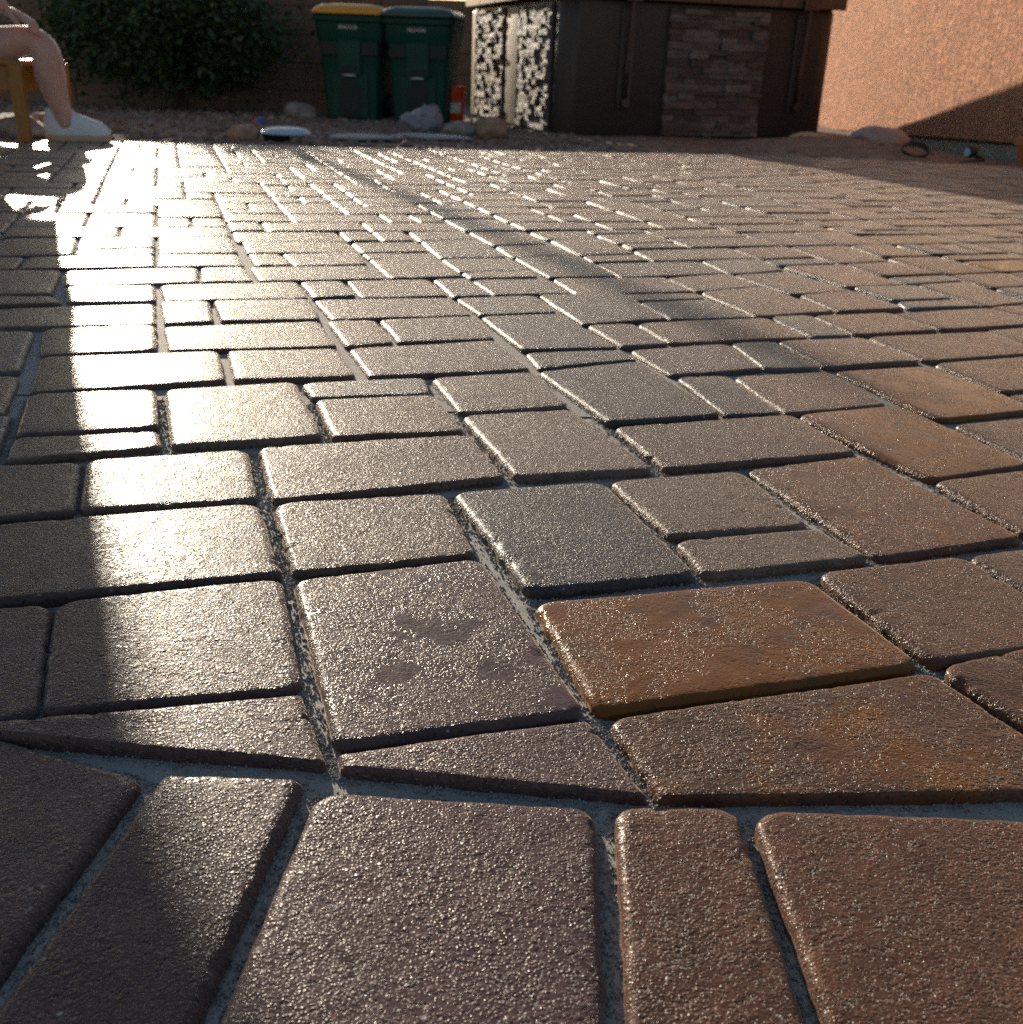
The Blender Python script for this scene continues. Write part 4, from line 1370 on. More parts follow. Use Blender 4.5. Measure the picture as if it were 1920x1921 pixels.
# jointing sand between the stones: one sheet, heaped a little along the border joint
def sand_z(x, y):
    z = -.0088 + .0009 * mn.noise(Vector((x * 30, y * 30, 0))) + .0006 * mn.noise(Vector((x * 110, y * 110, 4)))
    return z
V, F = [], []
def patch(x0, x1, y0, y1, step):
    nx = int((x1 - x0) / step) + 1; ny = int((y1 - y0) / step) + 1; b = len(V)
    for j in range(ny + 1):
        for i in range(nx + 1):
            x = x0 + (x1 - x0) * i / nx; y = y0 + (y1 - y0) * j / ny
            V.append((x, y, sand_z(x, y)))
    for j in range(ny):
        for i in range(nx):
            a = b + j * (nx + 1) + i; F.append((a, a + 1, a + nx + 2, a + nx + 1))
patch(-.75, .95, .16, 1.2, .0045)
o = mesh_obj('joint_sand', V, F, MAT['sand']); tag(o, kind='stuff')
V, F = [], []
E1 = [(-3.2, 1.2), (3.4, 1.2), (3.4, 5.07), (1.2, 5.325), (1.05, 5.28), (.42, 5.095), (-.23, 4.93), (-.90, 4.785), (-1.595, 4.66), (-2.309, 4.56), (-3.2, 4.45)]
def bed(name, poly, z, mat):
    bm = bmesh.new(); f = bm.faces.new([bm.verts.new((x, y, z)) for x, y in poly]); bm.normal_update()
    if f.normal.z < 0: f.normal_flip()
    return from_bm(name, bm, mat)
o = bed('paving_bed', E1, -.0078, MAT['sand']); tag(o, kind='structure')
o = bed('paving_bed', [(-3.2, -1.5), (3.4, -1.5), (3.4, 1.2), (.95, 1.2), (.95, .16), (-.75, .16), (-.75, 1.2), (-3.2, 1.2)], -.0078, MAT['sand']); tag(o, kind='structure')

# loose sand grains along the near joints
rg_ = random.Random(9); V, F = [], []
tet = [(1, 0, -.3), (-.5, .87, -.3), (-.5, -.87, -.3), (0, 0, .9), (.3, .5, .5)]
tf = [(0, 1, 4), (1, 3, 4), (0, 4, 3), (1, 2, 3), (2, 0, 3), (0, 2, 1)]
nearp = [r_ for r_ in PAVERS if math.hypot((r_[1] + r_[5]) / 2000, (r_[2] + r_[6]) / 2000) < 1.3]
for k in range(60000):
    r_ = rg_.choice(nearp); e = rg_.randrange(4)
    a = Vector((r_[1 + 2 * e], r_[2 + 2 * e])) / 1000; f_ = (e + 1) % 4; b = Vector((r_[1 + 2 * f_], r_[2 + 2 * f_])) / 1000
    c = Vector((r_[1] + r_[5], r_[2] + r_[6])) / 2000
    p = a + (b - a) * rg_.random(); d = (b - a).normalized(); nn = Vector((-d.y, d.x))
    if (c - p).dot(nn) > 0: nn = -nn
    p = p + nn * rg_.gauss(0, .0026)
    s = rg_.choice((.0004, .0006, .0007, .0009, .0014)); n0 = len(V); an = rg_.random() * 6.3
    z = sand_z(p.x, p.y) + s * .4
    for v in tet:
        V.append((p.x + (v[0] * math.cos(an) - v[1] * math.sin(an)) * s, p.y + (v[0] * math.sin(an) + v[1] * math.cos(an)) * s, z + v[2] * s))
    F += [tuple(i + n0 for i in f) for f in tf]
o = mesh_obj('sand_grains', V, F, MAT['sand']); tag(o, kind='stuff')
# ---------------------------------------------------------------- yard ground beyond the patio
def edge_y(x):
    pts = sorted(E1[2:])
    if x <= pts[0][0]: return pts[0][1]
    for (a, b), (c, d) in zip(pts, pts[1:]):
        if x <= c: return b + (d - b) * (x - a) / max(1e-6, c - a)
    return pts[-1][1] 
def ground_z(x, y):
    z = -.02 - .014 * (max(5.0, min(y, 10)) - 5)
    d = y - edge_y(x)
    bump = .007 * mn.noise(Vector((x * 2.2, y * 2.2, 0))) + .005 * mn.noise(Vector((x * 8, y * 8, 0)))
    if d < .0: return min(z, -.05)
    if d < .25: z -= .012 * (1 - d / .25)
    # sandy heap between the patio, the tub and the house
    z -= .055 * min(1, max(0, (x - 1.9) / .5)) * min(1, max(0, (y - 5.2) / .5))
    hx = max(0, 1 - ((x - 1.75) / .62) ** 2) * max(0, 1 - ((y - 6.15) / .75) ** 2)
    z += .075 * hx
    return z + bump
V, F = [], []
xs = [-40, -20, -10] + [-6 + .12 * i for i in range(101)] + [9, 20, 40]
ys = [-15, -5, 0, 3] + [4 + .08 * i for i in range(76)] + [11, 12, 14, 18, 30, 60]
for y in ys:
    for x in xs: V.append((x, y, ground_z(x, y)))
n = len(xs)
for j in range(len(ys) - 1):
    for i in range(n - 1):
        a = j * n + i; F.append((a, a + 1, a + n + 1, a + n))
o = mesh_obj('ground', V, F, MAT['gravel']); tag(o, kind='structure')
# sandy dirt by the tub and the house: draped a little above the gravel
V, F = [], []
nx, ny = 46, 26
for j in range(ny + 1):
    for i in range(nx + 1):
        x = .35 + 3.4 * i / nx; y0 = edge_y(x) + .02; y1 = 7.95
        y = y0 + (y1 - y0) * j / ny
        b = min(i, nx - i, 4) / 4 * min(ny - j, 3) / 3
        V.append((x, y, ground_z(x, y) + .012 * b - .008 + .012 * mn.noise(Vector((x * 5, y * 5, 2))) * b))
for j in range(ny):
    for i in range(nx):
        a = j * (nx + 1) + i; F.append((a, a + 1, a + nx + 2, a + nx + 1))
o = mesh_obj('bare_dirt', V, F, MAT['dirt']); tag(o, kind='structure')
# loose gravel stones, real relief where the eye can see it
pebV, pebF = [], []
rp = random.Random(3)
ico = bmesh.new(); bmesh.ops.create_icosphere(ico, subdivisions=1, radius=1)
icov = [v.co.copy() for v in ico.verts]; icof = [tuple(v.index for v in f.verts) for f in ico.faces]; ico.free()
for k in range(5200):
    y = 4.75 + 4.8 * rp.random() ** 1.1
    x = -4.6 + 4.9 * rp.random() if rp.random() < .86 else rp.uniform(-.2, 2.9)
    if y < edge_y(x) + .06: continue
    if x > .3 and y > 7: continue
    s = rp.uniform(.006, .017) if rp.random() < .93 else rp.uniform(.018, .032)
    z = ground_z(x, y) + s * .25; n0 = len(pebV); a = rp.random() * 6
    for v in icov:
        r = 1 + .3 * mn.noise(v * 2 + Vector((k, 0, 0)))
        px, py = v.x * s * 1.3 * r, v.y * s * r
        pebV.append((x + px * math.cos(a) - py * math.sin(a), y + px * math.sin(a) + py * math.cos(a), z + v.z * s * .7 * r))
    pebF += [tuple(i + n0 for i in f) for f in icof]
o = mesh_obj('gravel', pebV, pebF, MAT['gravel']); tag(o, kind='stuff')

# ---------------------------------------------------------------- block wall
def block_wall(name, x0, x1, y, top, z0, label, yaw=0.0, rows=None):
    t = thing(name, (x0, y, z0), yaw, label, 'wall')
    L = x1 - x0; H = top - z0
    box('mortar_core', (0, .012, 0), (L, .17, H - .01), MAT['mortar'], t, 0)
    bw, bh, g = .40, .20, .009
    cache = {}
    r = 0; z = 0
    while z < H - .05:
        x = -(bw / 2) * (r % 2)
        while x < L - .03:
            a = max(x, 0) + g / 2; b = min(x + bw, L) - g / 2; h = min(bh, H - z) - g
            key = (round(b - a, 3), round(h, 3))
            if key not in cache:
                o = box('block', (0, 0, 0), (b - a, .182, h), MAT['block'], t, .005, 1); cache[key] = o.data
            else:
                o = bpy.data.objects.new('block', cache[key]); col.objects.link(o); o.parent = t
            o.location = (a, random.uniform(-.0015, .0015), z + g / 2)
            x += bw
        z += bh; r += 1
    return t
block_wall('block_wall', -5.95, -.80, 8.95, .92, -.12, 'tan concrete block wall behind the shrub and the two green bins', R(1.2))
block_wall('block_wall', -1.6, .9, 12.0, .90, -.2, 'low brown block wall farther back, glimpsed between the bins and the hot tub')

# ---------------------------------------------------------------- stucco house wall (far left end behind the tub)
WD = Vector((0, -1, 0))      # along the wall towards the camera; into the house
W0 = Vector((3.0, 6.75, 0)) - WD * 8.5
house = thing('house', (W0.x, W0.y, 0), math.atan2(WD.y, WD.x), 'terracotta stucco house wall on a grey concrete foundation', 'house')
HL = 10.8
def slab(name, n0, n1, zl, zh, mat, slope=True):
    """piece of the house whose lower and upper edges (zl, zh at far end, near end) follow the grade; n0..n1 depth into the house"""
    V = []
    for u, k in ((0, 0), (HL, 1)):
        for d in (n0, n1):
            V += [(u, d, zl[k]), (u, d, zh[k])]
    F = [(0, 4, 5, 1), (2, 3, 7, 6), (0, 2, 6, 4), (1, 5, 7, 3), (0, 1, 3, 2), (4, 6, 7, 5)]
    bm = bmesh.new(); vs_ = [bm.verts.new(v) for v in V]
    for f in F: bm.faces.new([vs_[i] for i in f])
    bmesh.ops.recalc_face_normals(bm, faces=bm.faces[:])
    return from_bm(name, bm, mat, house)
g0, g1 = .018 - 8.5 * .0376, .018 + 2.3 * .0376
slab('stucco_wall', 0, 3.2, (g0, g1), (2.9, 2.9), MAT['stucco'])
slab('weep_screed', .016, .10, (g0 - .016, g1 - .016), (g0, g1), MAT['flash'])
slab('foundation', .022, 3.1, (-.5, -.5), (g0 - .016, g1 - .016), MAT['conc'])

# ---------------------------------------------------------------- hot tub
tc = Vector((.19, 7.0, 0)); TW, TD = 1.84, 2.34
ta = R(16)
tub = thing('hot_tub', (tc.x, tc.y, -.085), ta, 'dark brown square hot tub with stacked stone side panels and a brown cover', 'hot tub')
TH = .845
# cabinet with rounded corners
def rrect(x0, x1, y0, y1, r, n=7):
    P = []
    for cx, cy, a0 in ((x0 + r, y0 + r, math.pi), (x1 - r, y0 + r, 1.5 * math.pi), (x1 - r, y1 - r, 0), (x0 + r, y1 - r, .5 * math.pi)):
        for i in range(n + 1):
            a = a0 + math.pi / 2 * i / n; P.append((cx + r * math.cos(a), cy + r * math.sin(a)))
    return P
def loft(name, rings, mat, parent, smooth=True, cap=True):
    V, F = [], []; N = len(rings[0][0])
    for P, z in rings: V += [(x, y, z) for x, y in P]
    for a in range(len(rings) - 1):
        for k in range(N): F.append((a * N + k, a * N + (k + 1) % N, (a + 1) * N + (k + 1) % N, (a + 1) * N + k))
    if cap:
        F.append(tuple(range(N - 1, -1, -1))); F.append(tuple((len(rings) - 1) * N + k for k in range(N)))
    return mesh_obj(name, V, F, mat, parent, smooth)
def autosm(o, ang=40):
    for p in o.data.polygons: p.use_smooth = True
    o.data.set_sharp_from_angle(angle=R(ang)); return o
cab = loft('cabinet', [(rrect(.03, TW - .03, .03, TD - .03, .07), 0), (rrect(.02, TW - .02, .02, TD - .02, .08), .03), (rrect(.0, TW, .0, TD, .12), .06), (rrect(-.0, TW, -.0, TD, .12), TH - .05), (rrect(.02, TW - .02, .02, TD - .02, .08), TH - .03)], MAT['shell'], tub)
autosm(cab)
autosm(loft('rim', [(rrect(.0, TW, .0, TD, .09), TH - .03), (rrect(-.035, TW + .035, -.035, TD + .035, .11), TH - .02), (rrect(-.04, TW + .04, -.04, TD + .04, .115), TH + .01), (rrect(-.02, TW + .02, -.02, TD + .02, .10), TH + .03)], MAT['vinyl'], tub))
cov = autosm(loft('cover', [(rrect(-.03, TW + .03, -.03, TD + .03, .10), TH + .031), (rrect(-.05, TW + .05, -.05, TD + .05, .115), TH + .045), (rrect(-.055, TW + .055, -.055, TD + .055, .12), TH + .14), (rrect(-.03, TW + .03, -.03, TD + .03, .10), TH + .17), (rrect(.2, TW - .2, .2, TD - .2, .08), TH + .21)], MAT['vinyl'], tub))
# skirt flap sections hanging from the cover on the left side
for k in range(5):
    y0 = -.02 + k * .465
    box('skirt_flap', (-.068, y0 + .004, TH - .03), (-.0555, min(y0 + .461, TD + .03), TH + .10), MAT['vinyl'], cov, .003)
for k in range(4):
    x0 = .0 + k * .46
    box('skirt_flap', (x0 + .004, -.068, TH - .035), (x0 + .456, -.0555, TH + .10), MAT['vinyl'], cov, .003)
def stone_panel(face, u0_, u1_, z0, z1, rows, seed):
    """face 'front' (y=0) or 'left' (x=0)"""
    rs = random.Random(seed)
    def P(u, d, z):   # d: how proud of the cabinet
        return (u, -d, z) if face == 'front' else (-d, u, z)
    def bx(name, a, b, mat, parent, bev):
        lo = [min(a[k], b[k]) for k in range(3)]; hi = [max(a[k], b[k]) for k in range(3)]
        return box(name, lo, hi, mat, parent, bev, 1)
    back = bx('stone_panel', P(u0_, .001, z0), P(u1_, .012, z1), MAT['shell'], tub, .003)
    z = z0 + .004
    while z < z1 - .012:
        h = rs.choice([.022, .03, .036, .045]); h = min(h, z1 - .004 - z)
        u = u0_ + .004
        while u < u1_ - .02:
            w = rs.uniform(.07, .24) if face == 'front' else rs.uniform(.06, .2)
            if u + w > u1_ - .05: w = u1_ - .004 - u
            d = rs.uniform(.020, .050)
            lo = P(u + .001, .012, z + .001); hi = P(u + w - .001, d, z + h - .001)
            bm = bmesh.new()
            l = [min(lo[k], hi[k]) for k in range(3)]; hh = [max(lo[k], hi[k]) for k in range(3)]
            add_box(bm, l, hh, 0)
            bmesh.ops.subdivide_edges(bm, edges=bm.edges[:], cuts=2, use_grid_fill=True)
            ax = 1 if face == 'front' else 0
            for v in bm.verts:
                k = v.co.copy(); nn = mn.noise(k * 28 + Vector((seed, 0, 0)))
                if v.co[ax] < -.0125: v.co[ax] += (.014 if face == 'front' else .006) * nn
                v.co.z += (.007 if face == 'front' else .003) * mn.noise(k * 16)
            from_bm('stone', bm, MAT['veneer'], back)
            u += w
        z += h
stone_panel('front', .67, 1.335, .045, TH - .065, 0, 4)
stone_panel('left', .16, .84, .045, TH - .06, 0, 5)
stone_panel('left', 1.28, 2.06, .045, TH - .06, 0, 6)
# moulded pilaster between the two left panels and at the back corner
for (y0, y1) in ((.90, 1.22), (2.12, 2.26)):
    bm = bmesh.new(); add_box(bm, (-.022, y0, .03), (.01, y1, TH - .055), .018, 3)
    from_bm('corner_moulding', bm, MAT['shell'], tub, True)
# cover lifter brackets on the front
for x0 in (.41, 1.58):
    a = box('lifter_bracket', (x0 - .045, -.018, .20), (x0 + .045, -.001, TH - .07), MAT['shell'], tub, .006)
    bm = bmesh.new(); tube(bm, [(x0, -.042, .235), (x0, -.046, .42), (x0 + .004, -.078, TH - .04), (x0 + .004, -.09, TH + .2)], [.012, .012, .012, .011], 12)
    from_bm('lifter_arm', bm, MAT['arm'], tub, True)
    box('lifter_plate', (x0 + .022, -.03, .22), (x0 + .038, -.018, TH - .08), MAT['arm'], tub, .002)
    bm = bmesh.new(); tube(bm, [(x0, -.065, .235), (x0, -.015, .235)], .024, 14); from_bm('pivot_bolt', bm, MAT['arm'], tub, False)
    box('lifter_clamp', (x0 - .05, -.10, TH - .05), (x0 + .055, -.069, TH + .02), MAT['arm'], tub, .006)

# ---------------------------------------------------------------- wheeled bins
def make_bin(name, x, y, rz, lid_mat, body_mat, label, zb):
    t = thing(name, (x, y, zb), rz, label, 'bin', 'wheeled bins against the block wall')
    W0, W1, D0, D1, Hb = .215, .262, .24, .31, .80
    def rr(w, y0, y1, r): return rrect(-w, w, y0, y1, r, 4)
    def Wz(z): return W0 + (W1 - W0) * z / Hb
    body = autosm(loft('body', [(rr(Wz(0), .03, .50, .05), 0.0), (rr(Wz(.3), .015, .52, .05), .30), (rr(Wz(.58), .0, .54, .05), .585), (rr(Wz(.6) + .004, -.008, .55, .05), .60), (rr(Wz(.64) + .022, -.03, .56, .055), .64), (rr(Wz(.80) + .02, -.035, .58, .055), .795)], body_mat, t, cap=True))
    autosm(loft('collar', [(rr(W1 + .012, -.042, .585, .055), .755), (rr(W1 + .034, -.062, .60, .06), .765), (rr(W1 + .036, -.064, .60, .06), .80), (rr(W1 + .02, -.05, .59, .055), .812)], body_mat, t))
    lid = autosm(loft('lid', [(rr(W1 + .03, -.075, .60, .06), .812), (rr(W1 + .04, -.09, .61, .07), .818), (rr(W1 + .038, -.088, .61, .07), .835), (rr(W1 + .015, -.05, .59, .06), .862), (rr(W1 - .03, .0, .55, .06), .885), (rr(W1 - .10, .08, .47, .05), .895)], lid_mat, t))
    # dark boxes paint the shade of shoulder pockets beside a raised centre panel
    for s in (-1, 1):
        box('pocket_shade', (s * .165 - .07, -.012, .50), (s * .165 + .07, .02, .615), MAT['bin_shadow'], t, .01)
    box('front_panel', (-.095, -.022, .36), (.095, .02, .625), body_mat, t, .012)
    box('front_panel', (-.15, -.006, .02), (.15, .04, .36), body_mat, t, .012)
    box('catch_shade', (-.06, -.030, .365), (.06, .02, .425), MAT['bin_shadow'], t, .006)  # dark box paints the shade inside the catch
    bm = bmesh.new(); tube(bm, [(-.062, -.034, .352), (.062, -.034, .352)], .013, 10); from_bm('lift_bar', bm, MAT['galv'], t, True)
    # dark arched plate paints the shade of the lower recess
    V = [(-.085, 0, .03), (.085, 0, .03)] + [(.085 * math.cos(a), 0, .25 + .07 * math.sin(a)) for a in [math.pi * k / 10 for k in range(11)]]
    bm = bmesh.new(); vs = [bm.verts.new((v[0], -.014, v[2])) for v in V]; f = bm.faces.new(vs)
    e = bmesh.ops.extrude_face_region(bm, geom=[f]); bmesh.ops.translate(bm, verts=[g for g in e['geom'] if isinstance(g, bmesh.types.BMVert)], vec=(0, .04, 0))
    bmesh.ops.recalc_face_normals(bm, faces=bm.faces[:]); from_bm('arch_shade', bm, MAT['bin_shadow'], t)
    # the white print on the front, too blurred to read: rows of short strokes
    rr_ = random.Random(int(abs(x) * 100)); bm = bmesh.new(); xx = -.075
    while xx < .075:
        w = rr_.uniform(.008, .014); h0 = rr_.uniform(0, .006)
        add_box(bm, (xx, -.041, .700 + h0), (xx + .005, -.0345, .735)); add_box(bm, (xx, -.041, .700 + h0 + .012 * rr_.random()), (xx + w, -.0345, .706 + h0 + .02 * rr_.random()))
        xx += w + .006
    from_bm('printed_lettering', bm, MAT['print'], t)
    t.scale = (.85, .84, .835)
    for s in (-1, 1):
        bm = bmesh.new(); tube(bm, [(s * .20, .50, .11), (s * .255, .50, .11)], .11, 20); from_bm('wheel', bm, MAT['black'], t)
    bm = bmesh.new(); tube(bm, [(-.2, .60, .76), (-.2, .66, .79), (.2, .66, .79), (.2, .60, .76)], .014, 8); from_bm('handle', bm, body_mat, t, True)
    return t
make_bin('wheeled_bin', -1.245, 8.05, R(-5), MAT['yellow'], MAT['bin_green'], 'dark green wheeled bin with a bright yellow lid', -.068)
make_bin('wheeled_bin', -.765, 7.98, R(-7), MAT['teal'], MAT['bin_green'], 'dark green wheeled bin with a matching green lid, nearest the hot tub', -.072)

# ---------------------------------------------------------------- orange bucket
bk = thing('bucket', (-.545, 8.28, -.07), 0, 'orange red plastic bucket standing between the green bin and the hot tub', 'bucket')
def circ(r, n=28): return [(r * math.cos(2 * math.pi * k / n), r * math.sin(2 * math.pi * k / n)) for k in range(n)]
autosm(loft('bucket_body', [(circ(.118), 0), (circ(.122), .01), (circ(.137), .27), (circ(.15), .275), (circ(.15), .285), (circ(.139), .29), (circ(.140), .335), (circ(.150), .34), (circ(.150), .355)], MAT['orange'], bk))
V = []; F = []
for k in range(9):
    a = -math.pi / 2 + .45 * (k - 4) / 4 + .35
    V += [(.1335 * math.cos(a), .1335 * math.sin(a), .10), (.1385 * math.cos(a), .1385 * math.sin(a), .20)]
F = [(2 * k, 2 * k + 2, 2 * k + 3, 2 * k + 1) for k in range(8)]
mesh_obj('white_marking', V, F, MAT['print'], bk)
bm = bmesh.new(); tube(bm, [(.152 * math.cos(a), -.02 - .13 * math.sin(a), .29 - .10 * math.sin(a)) for a in [math.pi * k / 12 for k in range(13)]], .004, 6); from_bm('handle', bm, MAT['galv'], bk, True)

bk.scale = (.68, .68, .70)

# ---------------------------------------------------------------- shrub
def shrub(x, y, z0, sx, sz, label, seed=21, low=.16, gap=.25):
    t = thing('shrub', (x, y, z0), 0, label, 'shrub')
    rs = random.Random(seed)
    bm = bmesh.new()
    tips = []
    for k in range(9):
        a = rs.uniform(0, 6.28); lean = rs.uniform(.1, .55); h = rs.uniform(.7, 1.2)
        pts = [(rs.uniform(-.05, .05), rs.uniform(-.05, .05), -.03)]
        for s in range(1, 7):
            f = s / 6; pts.append((math.cos(a) * lean * f * h + rs.uniform(-.03, .03), math.sin(a) * lean * f * h * .8 + rs.uniform(-.03, .03), h * f))
        tube(bm, pts, [.026 * (1 - .13 * s) for s in range(7)], 7); tips += pts[2:]
    from_bm('trunk', bm, MAT['bark'], t, True)
    V, F = [], []
    def leaf(p, d, s):
        d = d.normalized(); sd_ = d.cross(Vector((rs.uniform(-1, 1), rs.uniform(-1, 1), rs.uniform(-.2, 1)))).normalized(); n_ = d.cross(sd_)
        b = len(V); w = s * .33
        V.extend([p, p + d * s * .45 + sd_ * w + n_ * s * .06, p + d * s - n_ * s * .10, p + d * s * .45 - sd_ * w + n_ * s * .06])
        F.append((b, b + 1, b + 2)); F.append((b, b + 2, b + 3))
    clumps = []
    while len(clumps) < 260:
        u = Vector((rs.uniform(-1, 1), rs.uniform(-1, 1), rs.uniform(-1, 1)))
        if u.length > 1 or u.length < gap: continue
        k = 1 + .22 * mn.noise(u * 2.2)
        p = Vector((u.x * sx * k, u.y * min(.6, sx) * k, .08 + sz * (1 + u.z * .92 * k)))
        if p.z < low + .10 * abs(u.x) + .08 * rs.random(): continue
        clumps.append((p, u))
    for p, u in clumps:
        m = rs.randint(26, 60); sp = rs.uniform(.06, .13)
        for _ in range(m):
            q = p + Vector((rs.gauss(0, sp), rs.gauss(0, sp), rs.gauss(0, sp * .8)))
            leaf(q, Vector((u.x + rs.uniform(-1, 1), u.y + rs.uniform(-1, 1), rs.uniform(-1.1, .4))), rs.uniform(.035, .068))
    mesh_obj('crown', V, F, MAT['leaf'], t, False)
shrub(-2.56, 8.38, -.08, .78, .47, 'large dark green leafy shrub growing against the tan block wall')
t = thing('wall_shadow_caster', (1.12, 10.6, -.12), 0, 'cone added to shadow the house wall, in a dark tarpaulin, hidden behind the hot tub', 'shadow caster')  # unseen cone, added and shaped to throw the shadow on the house wall
loft('tarpaulin', [(rrect(-1.45 * k, 1.45 * k, -.3 * k, .3 * k, .12 * k, 5), z) for k, z in ((1, 0), (.99, .22), (.83, .50), (.66, .74), (.48, 1.01), (.30, 1.27), (.15, 1.50), (.06, 1.58))], MAT['black'], t)

# ---------------------------------------------------------------- things lying in the yard
def lone(o, label, cat, group=None): return tag(o, label, cat, group)
lone(rock('rock', (-1.62, 8.15, -.045), (.12, .09, .078), MAT['rockg'], 3), 'grey brown rock on the gravel in front of the yellow-lidded bin', 'rock')
lone(rock('rock', (-1.315, 5.28, .0), (.075, .06, .05), MAT['rockt'], 5), 'small orange tan rock at the patio edge beside the pale plastic lid', 'rock')
lone(rock('rock', (-.36, 6.28, -.005), (.11, .07, .045), MAT['rockg'], 9), 'low grey rock between the plastic bag and the hot tub corner', 'rock')
lone(rock('rock', (-.19, 6.20, .02), (.085, .07, .06), MAT['rockt'], 12), 'squarish tan grey rock in front of the left stone panel of the hot tub', 'rock')
lone(rock('rock', (-2.13, 4.72, .03), (.13, .10, .055), MAT['rockg'], 14), 'pale grey rock under the orange wooden chair at the patio edge', 'rock')
lone(rock('rock', (-2.02, 4.95, .0), (.10, .08, .06), MAT['rockg'], 15), 'darker grey rock behind the chair leg and the white shoe', 'rock')
lone(rock('rock', (-2.18, 5.15, .02), (.09, .08, .055), MAT['rockt'], 18), 'brownish rock half hidden behind the wooden chair', 'rock')
for k, (x, y, sx, sy, lab) in enumerate(((-.80, 5.62, .19, .15, 'flat blue grey flagstone lying on the gravel by the patio edge'), (-.50, 5.95, .22, .16, 'flat grey flagstone between the other flagstone and the plastic bag'))):
    o = rock('flagstone', (x, y, ground_z(x, y) + .012), (sx, sy, .016), MAT['slate'], 30 + k, .12); lone(o, lab, 'flagstone')
lone(rock('river_stone', (1.93, 6.22, .035), (.165, .11, .075), MAT['rocks'], 41, .06, 4), 'smooth pinkish river stone on the dirt heap beside the house foundation', 'stone')
lone(rock('sunlit_dirt_lump', (1.72, 6.9, .0), (.13, .05, .03), MAT['yel2'], 44, .2, 2), 'yellow lump coloured as the sunlit patch of dirt between tub and river stone', 'sunlit patch')  # yellow lump painted as the sunlit bit of dirt
# blue toy ball
b = thing('ball', (-1.60, 6.80, -.035), 0, 'tiny blue and orange ball lying on the gravel', 'ball')
bm = bmesh.new(); bmesh.ops.create_uvsphere(bm, u_segments=20, v_segments=12, radius=.03); from_bm('ball_shell', bm, MAT['blue'], b, True)
bm = bmesh.new(); bmesh.ops.create_uvsphere(bm, u_segments=14, v_segments=8, radius=.016); 
from_bm('orange_cap', bm, MAT['orange'], b, True, (-.022, -.004, .006))
# pale lid-like dish on a dark base
t = thing('plastic_dish', (-1.13, 5.32, -.03), R(8), 'pale blue plastic dish upside down on a dark base at the patio edge', 'dish')
autosm(loft('dish', [(circ(.115), .040), (circ(.118), .046), (circ(.10), .062), (circ(.06), .070)], MAT['pale'], t))
autosm(loft('base', [(circ(.055), .0), (circ(.065), .038)], MAT['black'], t)).location = (-.045, 0, 0)
# crumpled bag
bm = bmesh.new(); bmesh.ops.create_icosphere(bm, subdivisions=4, radius=1)
for v in bm.verts:
    n_ = v.co.copy()
    f = 1 + .30 * mn.noise(n_ * 1.7) + .22 * abs(mn.noise(n_ * 4.3)) - .16 * abs(mn.noise(n_ * 8))
    v.co = Vector((n_.x * .12 * f, n_.y * .10 * f, max(-.045, n_.z * .085 * f + .02 * (n_.x > 0))))
lone(from_bm('plastic_bag', bm, MAT['bag'], None, True, (-.58, 6.35, .012)), 'crumpled grey plastic bag on the gravel in front of the green-lidded bin', 'bag')
bm = bmesh.new()
tube(bm, [( .062 * math.cos(a) * (1 + .1 * k / 60), .05 * math.sin(a) * (1 + .1 * k / 60), .012 + .028 * (1 + math.sin(a)) + .010 * k / 40) for k, a in enumerate([2 * math.pi * k / 24 for k in range(56)])], .0055, 8)
lone(from_bm('hose_coil', bm, MAT['black'], None, True, (1.93, 5.62, -.018)), 'small coil of dark tubing beside the river stone', 'tubing')
t = thing('spotlight', (2.16, 5.55, -.012), R(200), 'small black garden spotlight lying in front of the foundation', 'garden light')
bm = bmesh.new(); tube(bm, [(-.0, 0, .045), (-.035, 0, .050), (-.05, 0, .052)], [.03, .026, .018], 16); from_bm('lamp_head', bm, MAT['black'], t, True)
bm = bmesh.new(); tube(bm, [(.0, 0, .045), (.004, 0, .045)], .022, 16); from_bm('lens', bm, MAT['pale'], t)
bm = bmesh.new(); tube(bm, [(-.03, 0, .035), (-.08, .03, .012), (.10, .06, .004)], [.01, .009, .002], 8); from_bm('spike', bm, MAT['black'], t, True)
t = thing('clay_pot', (2.52, 5.6, -.035), 0, 'orange terracotta pot cut off by the right edge of the view', 'pot')
autosm(loft('pot_body', [(circ(.075), 0), (circ(.098), .10), (circ(.10), .105), (circ(.108), .107), (circ(.108), .14), (circ(.09), .14), (circ(.085), .10)], MAT['clay'], t))
# post added unseen behind the wall to cast a thin shadow across the patio
t = thing('shadow_post', (-4.33, 12.4, -.2), 0, 'thin metal post added unseen behind the tan block wall to cast a streak of shadow', 'post')
bm = bmesh.new(); tube(bm, [(0, 0, 0), (0, 0, 2.95)], .030, 12); from_bm('post', bm, MAT['galv'], t, True)
bm = bmesh.new(); tube(bm, [(0, 0, 2.95), (0, 0, 2.98)], [.06, .03], 12); from_bm('cap', bm, MAT['galv'], t, True)

# ---------------------------------------------------------------- wooden chair
ch = thing('wooden_chair', (-2.31, 4.62, 0), 0, 'low orange stained wooden chair at the left edge of the patio', 'chair')
def board(name, a, b, w, h, mat=MAT['oak'], parent=None):
    """a bar from a to b, w across (horizontal), h thick"""
    a = Vector(a); b = Vector(b); d = b - a; L = d.length; d.normalize()
    s = d.cross(Vector((0, 0, 1)));
    if s.length < .1: s = Vector((0, 1, 0))
    s.normalize(); n_ = s.cross(d)
    m4 = Matrix(((d.x, s.x, n_.x, a.x), (d.y, s.y, n_.y, a.y), (d.z, s.z, n_.z, a.z), (0, 0, 0, 1)))
    bm = bmesh.new(); add_box(bm, (0, -w / 2, -h / 2), (L, w / 2, h / 2), .003, 1, m4); return from_bm(name, bm, mat, parent)
board('leg', (.325, -.16, 0), (.325, -.16, .285), .035, .05, parent=ch)
